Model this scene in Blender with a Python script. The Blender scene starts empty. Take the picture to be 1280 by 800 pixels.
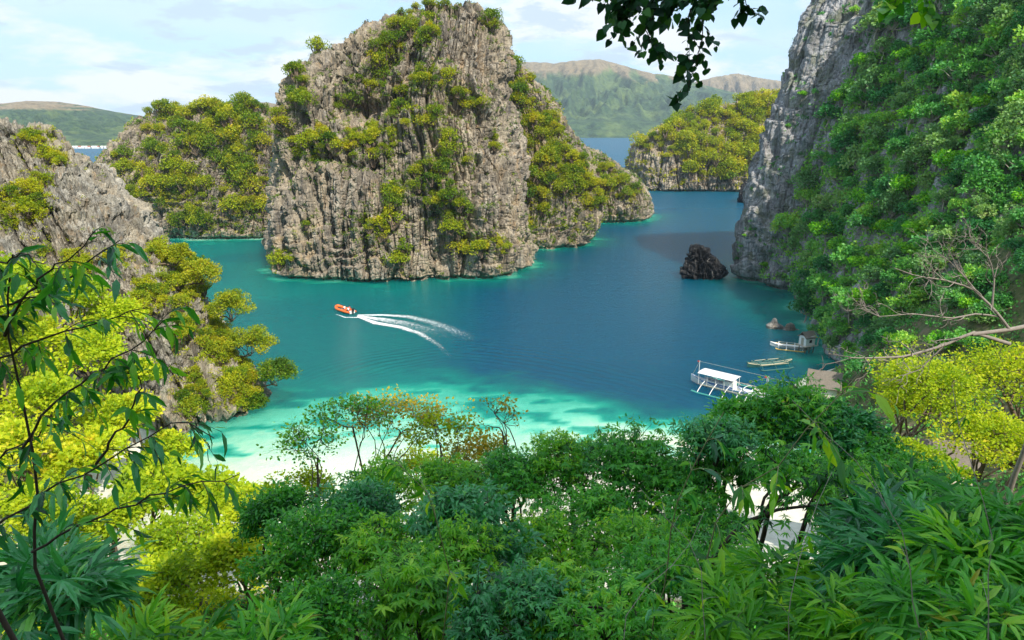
import bpy, bmesh, math, random
import numpy as np
from mathutils import Vector, Matrix
from mathutils.bvhtree import BVHTree

R = math.radians
rng = np.random.default_rng(7)
random.seed(7)
sc = bpy.context.scene
COL = sc.collection

# ------------------------------------------------------------------ camera, sky, sun, exposure
CAMZ = 50.0
HAZE_DENSITY = 0.00007
FPX = 853.0                       # focal length in pixels of the 1280 wide photograph
PITCH = math.atan((400 - 155) / FPX)
cd = bpy.data.cameras.new('camera'); cam = bpy.data.objects.new('camera', cd); COL.objects.link(cam)
cam.location = (0, 0, CAMZ); cam.rotation_euler = (R(90) - PITCH, 0, 0)
cd.sensor_width = 36; cd.lens = 36 * FPX / 1280; cd.clip_start = 0.1; cd.clip_end = 60000
sc.camera = cam

SUN_AZ = R(31)                    # to the right of straight behind the camera
SUN_EL = R(49)
SUN_DIR = Vector((math.sin(SUN_AZ) * math.cos(SUN_EL), -math.cos(SUN_AZ) * math.cos(SUN_EL), math.sin(SUN_EL)))
sl = bpy.data.lights.new('sun', 'SUN'); so = bpy.data.objects.new('sun', sl); COL.objects.link(so)
sl.energy = 4.5; sl.angle = R(0.5); sl.color = (1.0, 0.93, 0.80)
so.rotation_euler = SUN_DIR.to_track_quat('Z', 'Y').to_euler()
so.location = (0, 0, 300)

sc.view_settings.view_transform = 'Standard'
sc.view_settings.look = 'None'
sc.view_settings.exposure = 0.62
sc.view_settings.gamma = 1.0
sc.cycles.use_denoising = True
sc.cycles.max_bounces = 7
sc.cycles.diffuse_bounces = 3
sc.cycles.glossy_bounces = 2
sc.cycles.transmission_bounces = 4
sc.cycles.transparent_max_bounces = 10
sc.cycles.volume_bounces = 0
sc.cycles.caustics_reflective = False
sc.cycles.caustics_refractive = False
sc.cycles.sample_clamp_indirect = 4


class NT:
    """a tiny wrapper for building node trees"""
    def __init__(s, tree):
        s.t = tree; tree.nodes.clear()
    def n(s, typ, props=None, **ins):
        nd = s.t.nodes.new(typ)
        for k, v in (props or {}).items(): setattr(nd, k, v)
        for k, v in ins.items():
            key = int(k[1:]) if k[0] == 'i' and k[1:].isdigit() else k.replace('_', ' ')
            sock = nd.inputs[key]
            if isinstance(v, bpy.types.NodeSocket): s.t.links.new(v, sock)
            elif isinstance(v, bpy.types.Node): s.t.links.new(v.outputs[0], sock)
            else: sock.default_value = v
        return nd
    def m(s, op, a, b=0.0, c=None, clamp=False):
        kw = dict(i0=a, i1=b)
        if c is not None: kw['i2'] = c
        return s.n('ShaderNodeMath', dict(operation=op, use_clamp=clamp), **kw).outputs[0]
    def mix(s, f, a, b, blend='MIX'):
        nd = s.t.nodes.new('ShaderNodeMix'); nd.data_type = 'RGBA'; nd.blend_type = blend
        for sock, v in ((nd.inputs[0], f), (nd.inputs[6], a), (nd.inputs[7], b)):
            if isinstance(v, bpy.types.NodeSocket): s.t.links.new(v, sock)
            elif isinstance(v, tuple): sock.default_value = (*v, 1) if len(v) == 3 else v
            else: sock.default_value = v
        return nd.outputs[2]
    def ramp(s, f, pts, interp='LINEAR'):
        nd = s.n('ShaderNodeValToRGB', None, Fac=f); cr = nd.color_ramp; cr.interpolation = interp
        while len(cr.elements) < len(pts): cr.elements.new(0.5)
        for e, (p, c) in zip(cr.elements, pts):
            e.position = p; e.color = (*c, 1) if isinstance(c, tuple) else (c, c, c, 1)
        return nd.outputs[0]
    def noise(s, vec, scale, detail=4, rough=0.55, dist=0.0):
        return s.n('ShaderNodeTexNoise', None, Vector=vec, Scale=scale, Detail=detail, Roughness=rough, Distortion=dist).outputs[0]
    def map(s, vec, scale=(1, 1, 1), loc=(0, 0, 0)):
        return s.n('ShaderNodeMapping', None, Vector=vec, Scale=scale, Location=loc).outputs[0]


w = bpy.data.worlds.new('World'); sc.world = w; w.use_nodes = True
W = NT(w.node_tree)
sky = W.n('ShaderNodeTexSky', dict(sky_type='NISHITA', sun_disc=False, sun_elevation=SUN_EL,
          sun_rotation=math.atan2(SUN_DIR.x, SUN_DIR.y), altitude=0, air_density=1.0, dust_density=1.2, ozone_density=1.6))
tc = W.n('ShaderNodeTexCoord')
sep = W.n('ShaderNodeSeparateXYZ', None, Vector=tc.outputs['Generated'])
gen = tc.outputs['Generated']
c1 = W.noise(W.map(gen, (1, 1, 3.0), (0.3, 0.1, 0)), 1.7, 6, 0.55, 0.3)
c2 = W.noise(W.map(gen, (1, 1, 3.6), (0.7, 0.2, 0.35)), 9.0, 7, 0.58, 0.25)
c3 = W.noise(W.map(gen, (1, 1, 3.2), (1.9, 0.6, 0)), 4.0, 7, 0.6, 0.2)
low = W.ramp(sep.outputs[2], [(0.0, 1.0), (0.10, 0.55), (0.3, 0.1)])
veil = W.m('MAXIMUM', W.ramp(c1, [(0.44, 0.0), (0.62, 0.85)]), W.m('MULTIPLY', low, 0.5))
blue = W.mix(0.6, sky.outputs[0], (1.9, 3.7, 5.6))
base = W.mix(W.m('MULTIPLY', veil, 0.82), blue, (4.0, 4.75, 5.4))
white = W.mix(W.ramp(c3, [(0.49, 0.0), (0.58, 0.9)]), base, (5.1, 5.1, 5.05))
bright = W.mix(W.m('MULTIPLY', W.ramp(c2, [(0.53, 0.0), (0.60, 1.0)]), 0.85), white, (3.1, 3.75, 4.45))
bg = W.n('ShaderNodeBackground', None, Color=bright, Strength=0.15)
W.n('ShaderNodeOutputWorld', None, Surface=bg)

# ------------------------------------------------------------------ small helpers
cp, sp = math.cos(PITCH), math.sin(PITCH)

def ray(px, py):
    dx, dv = (px - 640) / FPX, (400 - py) / FPX
    return np.array([dx, cp + dv * sp, -sp + dv * cp])

def at(px, py, Y):
    """the point at ground distance Y seen at a picture position (used only to survey real positions)"""
    d = ray(px, py); t = Y / d[1]
    return np.array([d[0] * t, Y, CAMZ + d[2] * t])

def onwater(px, py, z=0.0):
    d = ray(px, py); t = (z - CAMZ) / d[2]
    return np.array([d[0] * t, d[1] * t, z])

def project(P):
    P = np.asarray(P, float)
    d = P[..., 1] * cp - (P[..., 2] - CAMZ) * sp
    v = P[..., 1] * sp + (P[..., 2] - CAMZ) * cp
    return 640 + FPX * P[..., 0] / d, 400 - FPX * v / d, d

def tag(o, label=None, cat=None, group=None, kind=None):
    if label: o['label'] = label
    if cat: o['category'] = cat
    if group: o['group'] = group
    if kind: o['kind'] = kind
    return o

def empty(name, loc=(0, 0, 0), rz=0):
    o = bpy.data.objects.new(name, None); o.location = loc; o.rotation_euler = (0, 0, rz)
    o.empty_display_size = 0.5
    COL.objects.link(o); return o

def link(name, me, parent=None, mat=None):
    o = bpy.data.objects.new(name, me)
    if mat is not None and not me.materials: me.materials.append(mat)
    COL.objects.link(o)
    if parent is not None: o.parent = parent
    return o

def mesh_np(name, V, loops, sizes, rnd=None, matidx=None, smooth=False, attrs=None):
    me = bpy.data.meshes.new(name)
    V = np.ascontiguousarray(V, np.float32); loops = np.ascontiguousarray(loops, np.int32)
    me.vertices.add(len(V)); me.vertices.foreach_set('co', V.ravel())
    me.loops.add(len(loops)); me.loops.foreach_set('vertex_index', loops)
    me.polygons.add(len(sizes))
    st = np.concatenate([[0], np.cumsum(sizes)[:-1]]).astype(np.int32)
    me.polygons.foreach_set('loop_start', st)
    if matidx is not None: me.polygons.foreach_set('material_index', np.ascontiguousarray(matidx, np.int32))
    me.polygons.foreach_set('use_smooth', np.full(len(sizes), smooth, dtype=bool))
    if rnd is not None:
        a = me.attributes.new('rnd', 'FLOAT', 'POINT'); a.data.foreach_set('value', np.ascontiguousarray(rnd, np.float32))
    for k, v in (attrs or {}).items():
        a = me.attributes.new(k, 'FLOAT', 'POINT'); a.data.foreach_set('value', np.ascontiguousarray(v, np.float32))
    me.update(calc_edges=True); return me

# --- vectorised gradient noise
_perm = np.random.default_rng(3).permutation(512)
_perm = np.concatenate([_perm, _perm, _perm])
_g = np.random.default_rng(4).normal(size=(512, 3)); _g /= np.linalg.norm(_g, axis=1)[:, None]

def perlin(P):
    P = np.asarray(P, np.float64); I = np.floor(P).astype(np.int64); F = P - I; I &= 511
    U = F * F * F * (F * (F * 6 - 15) + 10)
    out = 0
    for cx in (0, 1):
        wx = U[..., 0] if cx else 1 - U[..., 0]
        for cy in (0, 1):
            wy = U[..., 1] if cy else 1 - U[..., 1]
            for cz in (0, 1):
                wz = U[..., 2] if cz else 1 - U[..., 2]
                h = _perm[_perm[_perm[(I[..., 0] + cx) & 511] + ((I[..., 1] + cy) & 511)] + ((I[..., 2] + cz) & 511)]
                g = _g[h & 511]
                out = out + wx * wy * wz * (g[..., 0] * (F[..., 0] - cx) + g[..., 1] * (F[..., 1] - cy) + g[..., 2] * (F[..., 2] - cz))
    return out * 1.6

def fbm(P, o=4, lac=2.1, gain=0.5):
    s, a = 0, 1.0
    P = np.asarray(P, float)
    for i in range(o):
        s = s + a * perlin(P + 17.3 * i); P = P * lac; a *= gain
    return s

def ridged(P, o=3, gain=0.5):
    s, a = 0, 1.0
    P = np.asarray(P, float)
    for i in range(o):
        s = s + a * (1 - 2 * np.abs(perlin(P + 31.7 * i))); P = P * 2.05; a *= gain
    return s

def sstep(a, b, x):
    t = np.clip((np.asarray(x, float) - a) / (b - a), 0, 1); return t * t * (3 - 2 * t)

# ------------------------------------------------------------------ materials
def newmat(name):
    m = bpy.data.materials.new(name); m.use_nodes = True
    return m, NT(m.node_tree)

def simple(name, col, rough=0.6, metal=0.0, var=0.12, scale=3.0):
    m, T = newmat(name)
    tcn = T.n('ShaderNodeTexCoord').outputs['Object']
    nz = T.noise(tcn, scale, 4)
    c = T.mix(nz, tuple(x * (1 - var) for x in col), tuple(min(1, x * (1 + var)) for x in col))
    b = T.n('ShaderNodeBsdfPrincipled', None, Base_Color=c, Roughness=rough, Metallic=metal)
    T.n('ShaderNodeOutputMaterial', None, Surface=b)
    return m

def leafmat(name, cols, trans=0.35, rough=0.42, spec=0.5, obj_w=0.35, tmul=1.5):
    m, T = newmat(name)
    a = T.n('ShaderNodeAttribute', dict(attribute_name='rnd')).outputs['Fac']
    oi = T.n('ShaderNodeObjectInfo').outputs['Random']
    f = T.m('ADD', T.m('MULTIPLY', a, 1 - obj_w), T.m('MULTIPLY', oi, obj_w))
    c = T.ramp(f, cols)
    c2 = T.mix(1.0, c, (tmul * 1.05, tmul, tmul * 0.4), 'MULTIPLY')
    b = T.n('ShaderNodeBsdfPrincipled', {}, Base_Color=c, Roughness=rough)
    b.inputs['Specular IOR Level'].default_value = spec
    t = T.n('ShaderNodeBsdfTranslucent', None, Color=c2)
    mx = T.n('ShaderNodeMixShader', None, i0=trans, i1=b.outputs[0], i2=t.outputs[0])
    T.n('ShaderNodeOutputMaterial', None, Surface=mx)
    return m

def rockmat(name, lo, mid, hi, stain=0.5, bscale=1.0, green=0.0, tint=0.4):
    m, T = newmat(name)
    g = T.n('ShaderNodeNewGeometry')
    P = g.outputs['Position']
    big = T.noise(T.map(P, (1, 1, 0.5)), 0.07 * bscale, 4)
    med = T.noise(T.map(P, (1, 1, 0.35)), 0.45 * bscale, 6, 0.65)
    fine = T.noise(T.map(P, (1, 1, 0.6)), 2.2 * bscale, 6, 0.7)
    streak = T.noise(T.map(P, (1, 1, 0.06)), 1.1 * bscale, 5, 0.65, 0.3)
    f = T.m('ADD', T.m('MULTIPLY', med, 0.55), T.m('MULTIPLY', fine, 0.45))
    c = T.ramp(f, [(0.36, lo), (0.5, mid), (0.64, hi)])
    c = T.mix(T.ramp(big, [(0.42, 0.0), (0.62, tint)]), c, (0.46, 0.37, 0.24))
    c = T.mix(T.m('MULTIPLY', T.ramp(streak, [(0.50, 0.0), (0.64, 1.0)]), stain), c, (0.062, 0.062, 0.068))
    if green:
        gm = T.ramp(T.noise(P, 0.22 * bscale, 6, 0.65), [(0.5, 0.0), (0.6, 1.0)])
        c = T.mix(T.m('MULTIPLY', gm, green), c, (0.10, 0.13, 0.03))
    og = T.noise(T.map(P, (1, 1, 0.45), (0, 70, 0)), 0.3 * bscale, 5, 0.65)
    c = T.mix(T.ramp(og, [(0.56, 0.0), (0.66, tint)]), c, (0.52, 0.33, 0.15))
    c = T.mix(T.ramp(og, [(0.30, 0.55), (0.40, 0.0)]), c, (0.66, 0.63, 0.57))
    dk = T.noise(T.map(P, (1, 1, 0.3), (40, 0, 0)), 0.16 * bscale, 5, 0.65)
    c = T.mix(T.ramp(dk, [(0.50, 0.0), (0.59, 0.75)]), c, T.mix(0.5, c, (0.03, 0.03, 0.034), 'MIX'))
    hgt = T.m('ADD', T.m('MULTIPLY', streak, 1.4), T.m('ADD', T.m('MULTIPLY', med, 1.0), T.m('MULTIPLY', fine, 0.5)))
    bp = T.n('ShaderNodeBump', None, Height=hgt, Strength=0.9, Distance=0.8 / bscale)
    b = T.n('ShaderNodeBsdfPrincipled', None, Base_Color=c, Roughness=0.92, Normal=bp)
    b.inputs['Specular IOR Level'].default_value = 0.2
    T.n('ShaderNodeOutputMaterial', None, Surface=b)
    return m

ROCK = rockmat('limestone', (0.14, 0.12, 0.098), (0.34, 0.29, 0.228), (0.58, 0.51, 0.40), 0.8, 1.0)
ROCKL = rockmat('limestone_pale', (0.12, 0.112, 0.095), (0.33, 0.31, 0.265), (0.60, 0.565, 0.48), 0.5, 1.7)
ROCKR = rockmat('limestone_blue_grey', (0.17, 0.17, 0.18), (0.38, 0.38, 0.40), (0.58, 0.58, 0.60), 0.6, 1.0, 0.5, 0.1)
ROCKD = rockmat('limestone_black', (0.010, 0.011, 0.013), (0.022, 0.023, 0.026), (0.05, 0.05, 0.052), 0.5, 2.5, 0.0, 0.0)  # black stone, set darker still in place of shade missing on it
ROCKB = rockmat('limestone_low', (0.16, 0.155, 0.15), (0.30, 0.29, 0.28), (0.46, 0.45, 0.43), 0.3, 2.5)
BARK = simple('bark', (0.16, 0.115, 0.08), 0.9, 0, 0.4, 9)
BARKP = simple('bark_pale', (0.42, 0.36, 0.31), 0.9, 0, 0.35, 7)
BARKD = simple('bark_dark', (0.07, 0.05, 0.035), 0.9, 0, 0.4, 12)
BARKG = simple('bark_grey', (0.25, 0.215, 0.185), 0.9, 0, 0.4, 7)
CANE = simple('bamboo_cane', (0.26, 0.24, 0.11), 0.5, 0, 0.3, 6)

L_CLIFF = leafmat('leaves_olive', [(0.05, (0.022, 0.07, 0.008)), (0.32, (0.09, 0.19, 0.010)), (0.55, (0.24, 0.31, 0.012)), (0.8, (0.42, 0.40, 0.015)), (1.0, (0.50, 0.33, 0.03))], 0.3, 0.6, 0.2, 0.4)
L_GOLD = leafmat('leaves_gold', [(0.0, (0.07, 0.15, 0.008)), (0.35, (0.27, 0.35, 0.010)), (0.75, (0.48, 0.46, 0.015)), (1.0, (0.62, 0.42, 0.03))], 0.3, 0.6, 0.2, 0.3)
L_HILL = leafmat('leaves_hillside', [(0.0, (0.025, 0.14, 0.04)), (0.35, (0.10, 0.36, 0.08)), (0.65, (0.25, 0.54, 0.09)), (0.85, (0.44, 0.64, 0.08)), (1.0, (0.60, 0.60, 0.10))], 0.35, 0.5, 0.4, 0.5, 1.4)
L_HEART = leafmat('leaves_heart', [(0.0, (0.008, 0.05, 0.02)), (0.7, (0.02, 0.12, 0.035)), (1.0, (0.08, 0.24, 0.03))], 0.2, 0.5, 0.3, 0.0)  # low albedo stands in for the shade that silhouettes these leaves
L_HILLB = leafmat('leaves_grey_green', [(0.0, (0.05, 0.15, 0.06)), (0.45, (0.15, 0.34, 0.12)), (0.8, (0.30, 0.48, 0.15)), (1.0, (0.48, 0.46, 0.18))], 0.35, 0.5, 0.4, 0.5, 1.4)
L_HILLC = leafmat('leaves_deep_green', [(0.0, (0.015, 0.11, 0.04)), (0.5, (0.06, 0.28, 0.08)), (1.0, (0.18, 0.46, 0.08))], 0.35, 0.5, 0.4, 0.5, 1.4)
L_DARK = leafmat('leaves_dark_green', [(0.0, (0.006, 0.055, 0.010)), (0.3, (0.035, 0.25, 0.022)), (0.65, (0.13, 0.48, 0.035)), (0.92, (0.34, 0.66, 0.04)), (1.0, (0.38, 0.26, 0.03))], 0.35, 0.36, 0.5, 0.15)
L_BLUE = leafmat('leaves_bluish', [(0.0, (0.006, 0.06, 0.020)), (0.35, (0.025, 0.23, 0.055)), (0.75, (0.10, 0.44, 0.13)), (1.0, (0.28, 0.60, 0.07))], 0.3, 0.34, 0.7, 0.1)
L_FRESH = leafmat('leaves_fresh', [(0.0, (0.015, 0.12, 0.015)), (0.4, (0.09, 0.36, 0.02)), (0.75, (0.28, 0.60, 0.025)), (1.0, (0.56, 0.72, 0.04))], 0.4, 0.38, 0.5, 0.1)
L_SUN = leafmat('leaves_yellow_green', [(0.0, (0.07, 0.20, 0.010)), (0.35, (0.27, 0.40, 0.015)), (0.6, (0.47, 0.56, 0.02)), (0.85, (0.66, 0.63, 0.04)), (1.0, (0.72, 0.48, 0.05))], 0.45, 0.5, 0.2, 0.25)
L_RUST = leafmat('leaves_rusty', [(0.0, (0.10, 0.22, 0.03)), (0.45, (0.38, 0.36, 0.03)), (0.75, (0.62, 0.40, 0.03)), (1.0, (0.58, 0.22, 0.03))], 0.4, 0.5, 0.2, 0.1)

# ------------------------------------------------------------------ leaves and branches
LEAF = {  # along, across (half width units), up
 'card': (np.array([(0, 0, 0), (.45, .5, .06), (1, 0, -.05), (.45, -.5, .06)]), [(0, 3, 2, 1)]),
 'lance': (np.array([(0, 0, 0), (.3, .5, .03), (.3, 0, -.01), (.3, -.5, .03), (.7, .36, -.05), (.7, 0, -.09), (.7, -.36, -.05), (1, 0, -.24)]),
           [(0, 2, 1), (0, 3, 2), (1, 2, 5, 4), (2, 3, 6, 5), (4, 5, 7), (5, 6, 7)]),
 'heart': (np.array([(0.06, 0, 0), (-.04, .24, .02), (.2, .5, .02), (.22, 0, -.02), (.2, -.5, .02), (-.04, -.24, .02), (.6, .36, -.04), (.62, 0, -.07), (.6, -.36, -.04), (1, 0, -.2)]),
           [(0, 3, 2, 1), (0, 5, 4, 3), (2, 3, 7, 6), (3, 4, 8, 7), (6, 7, 9), (7, 8, 9)]),
}

def unit(v):
    n = np.linalg.norm(v, axis=-1, keepdims=True); return v / np.maximum(n, 1e-9)

def leaves_arrays(pos, d, up, ln, wd, rnd, shape):
    T, F = LEAF[shape]
    d = unit(d); s = unit(np.cross(d, up)); u = np.cross(s, d)
    ln = np.broadcast_to(ln, (len(pos),)); wd = np.broadcast_to(wd, (len(pos),))
    V = (pos[:, None, :] + d[:, None, :] * (T[None, :, 0:1] * ln[:, None, None])
         + s[:, None, :] * (T[None, :, 1:2] * wd[:, None, None])
         + u[:, None, :] * (T[None, :, 2:3] * ln[:, None, None]))
    k = len(T); base = (np.arange(len(pos)) * k)[:, None]
    fl = np.array([i for f in F for i in f]); sz = np.array([len(f) for f in F])
    return V.reshape(-1, 3), (base + fl[None]).ravel(), np.tile(sz, len(pos)), np.repeat(rnd, k)

def join_arrays(parts):
    V, L, S, A, off = [], [], [], [], 0
    for v, l, s, a in parts:
        V.append(v); L.append(l + off); S.append(s); A.append(a); off += len(v)
    return np.concatenate(V), np.concatenate(L), np.concatenate(S), np.concatenate(A)

def tube_arrays(polys, sides=6):
    """polys: list of (points (n,3), radii (n,))"""
    V, L, S, off = [], [], [], 0
    ang = np.linspace(0, 2 * math.pi, sides, endpoint=False)
    for P, r in polys:
        P = np.asarray(P, float); r = np.asarray(r, float); n = len(P)
        d = np.gradient(P, axis=0); d = unit(d)
        ref = np.array([0.31, 0.17, 0.93]) if abs(d[0][2]) < 0.9 else np.array([1., 0.1, 0])
        s = unit(np.cross(d, ref)); u = np.cross(s, d)
        ring = P[:, None] + r[:, None, None] * (np.cos(ang)[None, :, None] * s[:, None] + np.sin(ang)[None, :, None] * u[:, None])
        V.append(ring.reshape(-1, 3))
        i = np.arange(n - 1)[:, None] * sides; j = np.arange(sides)[None]; j2 = (j + 1) % sides
        q = np.stack([i + j, i + j2, i + sides + j2, i + sides + j], -1).reshape(-1, 4)
        L.append((q + off).ravel()); S.append(np.full(len(q), 4)); off += n * sides
    return np.concatenate(V), np.concatenate(L), np.concatenate(S)

def tube_mesh(name, polys, sides=6, smooth=True):
    V, L, S = tube_arrays(polys, sides)
    return mesh_np(name, V, L, S, smooth=smooth)

def bend(a, b, n=7, amp=0.12, g=rng):
    """a wandering line from a to b"""
    a = np.asarray(a, float); b = np.asarray(b, float); t = np.linspace(0, 1, n)[:, None]
    ln = np.linalg.norm(b - a); off = g.normal(size=(2, 3)) * ln * amp
    P = a + (b - a) * t + off[0] * np.sin(t * math.pi) + off[1] * np.sin(t * 2 * math.pi) * 0.5
    P[1:-1] += g.normal(size=(n - 2, 3)) * ln * amp * 0.12
    return P

def make_crown(C, rad, n_clump, n_spray, kind, leaf, g=rng, clump_r=0.38, flat=0.6, rough_edge=0.25):
    """C centre, rad (3,) ; returns clump centres and leaf arrays"""
    rad = np.asarray(rad, float)
    v = unit(g.normal(size=(n_clump, 3))); v[:, 2] = np.abs(v[:, 2]) * 1.1 - 0.35
    rr = (0.45 + 0.55 * g.random(n_clump) ** 0.6)[:, None] * (1 + rough_edge * g.normal(size=(n_clump, 1)) * 0.5)
    cc = C + v * rr * rad * 0.82
    cr = clump_r * rad.mean() * (0.65 + 0.7 * g.random(n_clump))
    pos, dr, rn = [], [], []
    for c, r, tone in zip(cc, cr, g.random(n_clump)):
        q = unit(g.normal(size=(n_spray, 3))); q[:, 2] = q[:, 2] * flat + 0.12
        p = c + q * r * (0.35 + 0.65 * g.random((n_spray, 1)) ** 0.5)
        pos.append(p); dr.append(unit(q + 0.5 * v[0] * 0 + g.normal(size=q.shape) * 0.35)); rn.append(np.clip(0.5 * tone + 0.5 * g.random(n_spray), 0, 1))
    pos = np.concatenate(pos); dr = np.concatenate(dr); rn = np.concatenate(rn)
    return cc, cr, sprays(pos, dr, rn, kind, leaf, g)

def sprays(pos, dr, rn, kind, leaf, g=rng):
    """turn spray origins into leaves"""
    n = len(pos); upw = np.array([0, 0, 1.0])
    if kind == 'card':
        d = unit(dr + g.normal(size=dr.shape) * 0.5); up = unit(upw + 0.7 * g.normal(size=dr.shape) + dr * 0.4)
        ln = leaf * (0.7 + 0.6 * g.random(n))
        return leaves_arrays(pos, d, up, ln, ln * 0.75, rn, 'card')
    if kind == 'palmate':
        leaf = leaf * (0.6 + 0.75 * g.random(n)); K = 7; a = np.linspace(-2.5, 2.5, K)
        parts = []
        f = dr.copy(); f[:, 2] *= 0.3; f = unit(f); s = unit(np.cross(f, upw)); tilt = (g.random((n, 1)) - 0.62) * 1.3
        for k in range(K):
            d = f * math.cos(a[k]) + s * math.sin(a[k]) + upw * (tilt - 0.25 + g.normal(size=(n, 1)) * 0.12)
            ln = leaf * (0.75 + 0.5 * g.random(n)) * (1 - 0.06 * abs(a[k]))
            parts.append(leaves_arrays(pos, d, unit(upw + dr * 0.3 + g.normal(size=(n, 3)) * 0.15), ln, ln * 0.25, np.clip(rn + g.normal(size=n) * 0.06, 0, 1), 'lance'))
        return join_arrays(parts)
    if kind == 'bamboo':
        parts = []
        f = unit(dr * np.array([1, 1, 0.5])); s = unit(np.cross(f, upw))
        for k, (a, o) in enumerate(((-0.9, 0), (0.8, 0.12), (-0.55, 0.3), (0.5, 0.42), (-0.15, 0.6), (0.12, 0.7))):
            d = f * math.cos(a) + s * math.sin(a) + upw * (-0.16 + g.normal(size=(n, 1)) * 0.42)
            ln = leaf * (0.7 + 0.5 * g.random(n))
            parts.append(leaves_arrays(pos + f * o * leaf * 0.8, d, unit(upw + g.normal(size=(n, 3)) * 0.3), ln, ln * 0.17, np.clip(rn + g.normal(size=n) * 0.1, 0, 1), 'lance'))
        return join_arrays(parts)
    if kind == 'mixed':
        k_ = g.random(n) < .5
        return join_arrays([sprays(pos[k_], dr[k_], rn[k_], 'palmate', leaf * .85, g), sprays(pos[~k_], dr[~k_], np.clip(rn[~k_] * .8 + .2, 0, 1), 'oval', leaf * .6, g)])
    if kind == 'oval':
        parts = []
        for k in range(4):
            d = unit(dr + g.normal(size=dr.shape) * 0.8); ln = leaf * (0.7 + 0.6 * g.random(n))
            parts.append(leaves_arrays(pos + g.normal(size=pos.shape) * leaf * 0.5, d, unit(upw + g.normal(size=(n, 3)) * 0.45), ln, ln * 0.42, np.clip(rn + g.normal(size=n) * 0.08, 0, 1), 'lance'))
        return join_arrays(parts)

def tree(name, base, C, rad, label, cat='tree', lmat=None, bmat=None, kind='palmate', leaf=0.3, n_clump=30, n_spray=40,
         trunk_r=0.14, group=None, seed=1, twigs=4, clump_r=0.38, extra=None, flat=0.6):
    g = np.random.default_rng(seed)
    base = np.asarray(base, float); C = np.asarray(C, float); rad = np.asarray(rad, float)
    cc, cr, (V, L, S, A) = make_crown(C, rad, n_clump, n_spray, kind, leaf, g, clump_r, flat)
    root = empty(name, base); tag(root, label, cat, group)
    polys = []
    fork = C - np.array([0, 0, rad[2] * 0.55])
    tr = bend(base - np.array([0, 0, 0.8]), fork, 9, 0.06, g); polys.append((tr - base, np.linspace(trunk_r, trunk_r * 0.7, 9)))
    nl = max(4, n_clump // 6)
    hubs = []
    for i in range(nl):
        c = cc[g.integers(len(cc))]; h = fork + (c - fork) * 0.6
        hubs.append(h); k = 6 + i % 3
        b = bend(tr[k], h, 7, 0.1, g); polys.append((b - base, np.linspace(trunk_r * 0.55, trunk_r * 0.28, 7)))
    hubs = np.array(hubs)
    for c, r in zip(cc, cr):
        h = hubs[np.argmin(np.linalg.norm(hubs - c, axis=1))]
        b = bend(h, c, 6, 0.12, g); polys.append((b - base, np.linspace(trunk_r * 0.28, trunk_r * 0.1, 6)))
        for k in range(twigs):
            e = c + unit(g.normal(size=3)) * r * 0.9
            polys.append((bend(b[3 + k % 3], e, 4, 0.1, g) - base, np.linspace(trunk_r * 0.11, trunk_r * 0.035, 4)))
    link('trunk', tube_mesh('trunk', polys, 6), root, bmat or BARK)
    cr_o = link('crown', mesh_np('crown', V - base, L, S, A), root, lmat)
    return root

def clump_mesh(name, rad, n_clump, n_spray, leaf, seed, stem=True):
    """a shrub variant: leaves (slot 0) and short stems (slot 1)"""
    g = np.random.default_rng(seed)
    cc, cr, (V, L, S, A) = make_crown(np.array([0, 0, rad[2] * 0.55]), rad, n_clump, n_spray, 'card', leaf, g, 0.42, 0.8)
    polys = [(bend((0, 0, -0.5), c, 5, 0.1, g), np.linspace(0.12, 0.03, 5)) for c in cc]
    tv, tl, ts = tube_arrays(polys, 4)
    n0 = len(V)
    V2 = np.concatenate([V, tv]); L2 = np.concatenate([L, tl + n0]); S2 = np.concatenate([S, ts])
    A2 = np.concatenate([A, np.full(len(tv), .5)])
    return mesh_np(name, V2, L2, S2, A2, np.concatenate([np.zeros(len(S)), np.ones(len(ts))]))

# ------------------------------------------------------------------ rock masses
def level(py, xl, xr, Y, dep, back=1.0):
    """one cross section: its height and its left, right, front and back, at ground distance Y"""
    a = at(xl, py, Y); b = at(xr, py, Y)
    return (a[2], a[0], b[0], Y - dep, Y + dep * back)

def ell(l, xl, xr, yf, yb, K=36, e=2.7):
    th = np.linspace(0, 2 * math.pi, K, endpoint=False) + math.pi * 0.5
    c, s = np.cos(th), np.sin(th)
    x = (xl + xr) / 2 + (xr - xl) / 2 * np.sign(c) * np.abs(c) ** (2 / e)
    y = (yf + yb) / 2 + (yb - yf) / 2 * np.sign(s) * np.abs(s) ** (2 / e)
    return l, np.stack([x, y], 1)

def smooth_poly(pts, K=72):
    """closed Catmull-Rom through the anchor points"""
    P = np.asarray(pts, float); n = len(P); out = []
    t = np.linspace(0, n, K, endpoint=False); i = np.floor(t).astype(int); f = (t - i)[:, None]
    p0, p1, p2, p3 = P[(i - 1) % n], P[i % n], P[(i + 1) % n], P[(i + 2) % n]
    return 0.5 * (2 * p1 + (p2 - p0) * f + (2 * p0 - 5 * p1 + 4 * p2 - p3) * f ** 2 + (3 * p1 - p0 - 3 * p2 + p3) * f ** 3)

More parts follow.
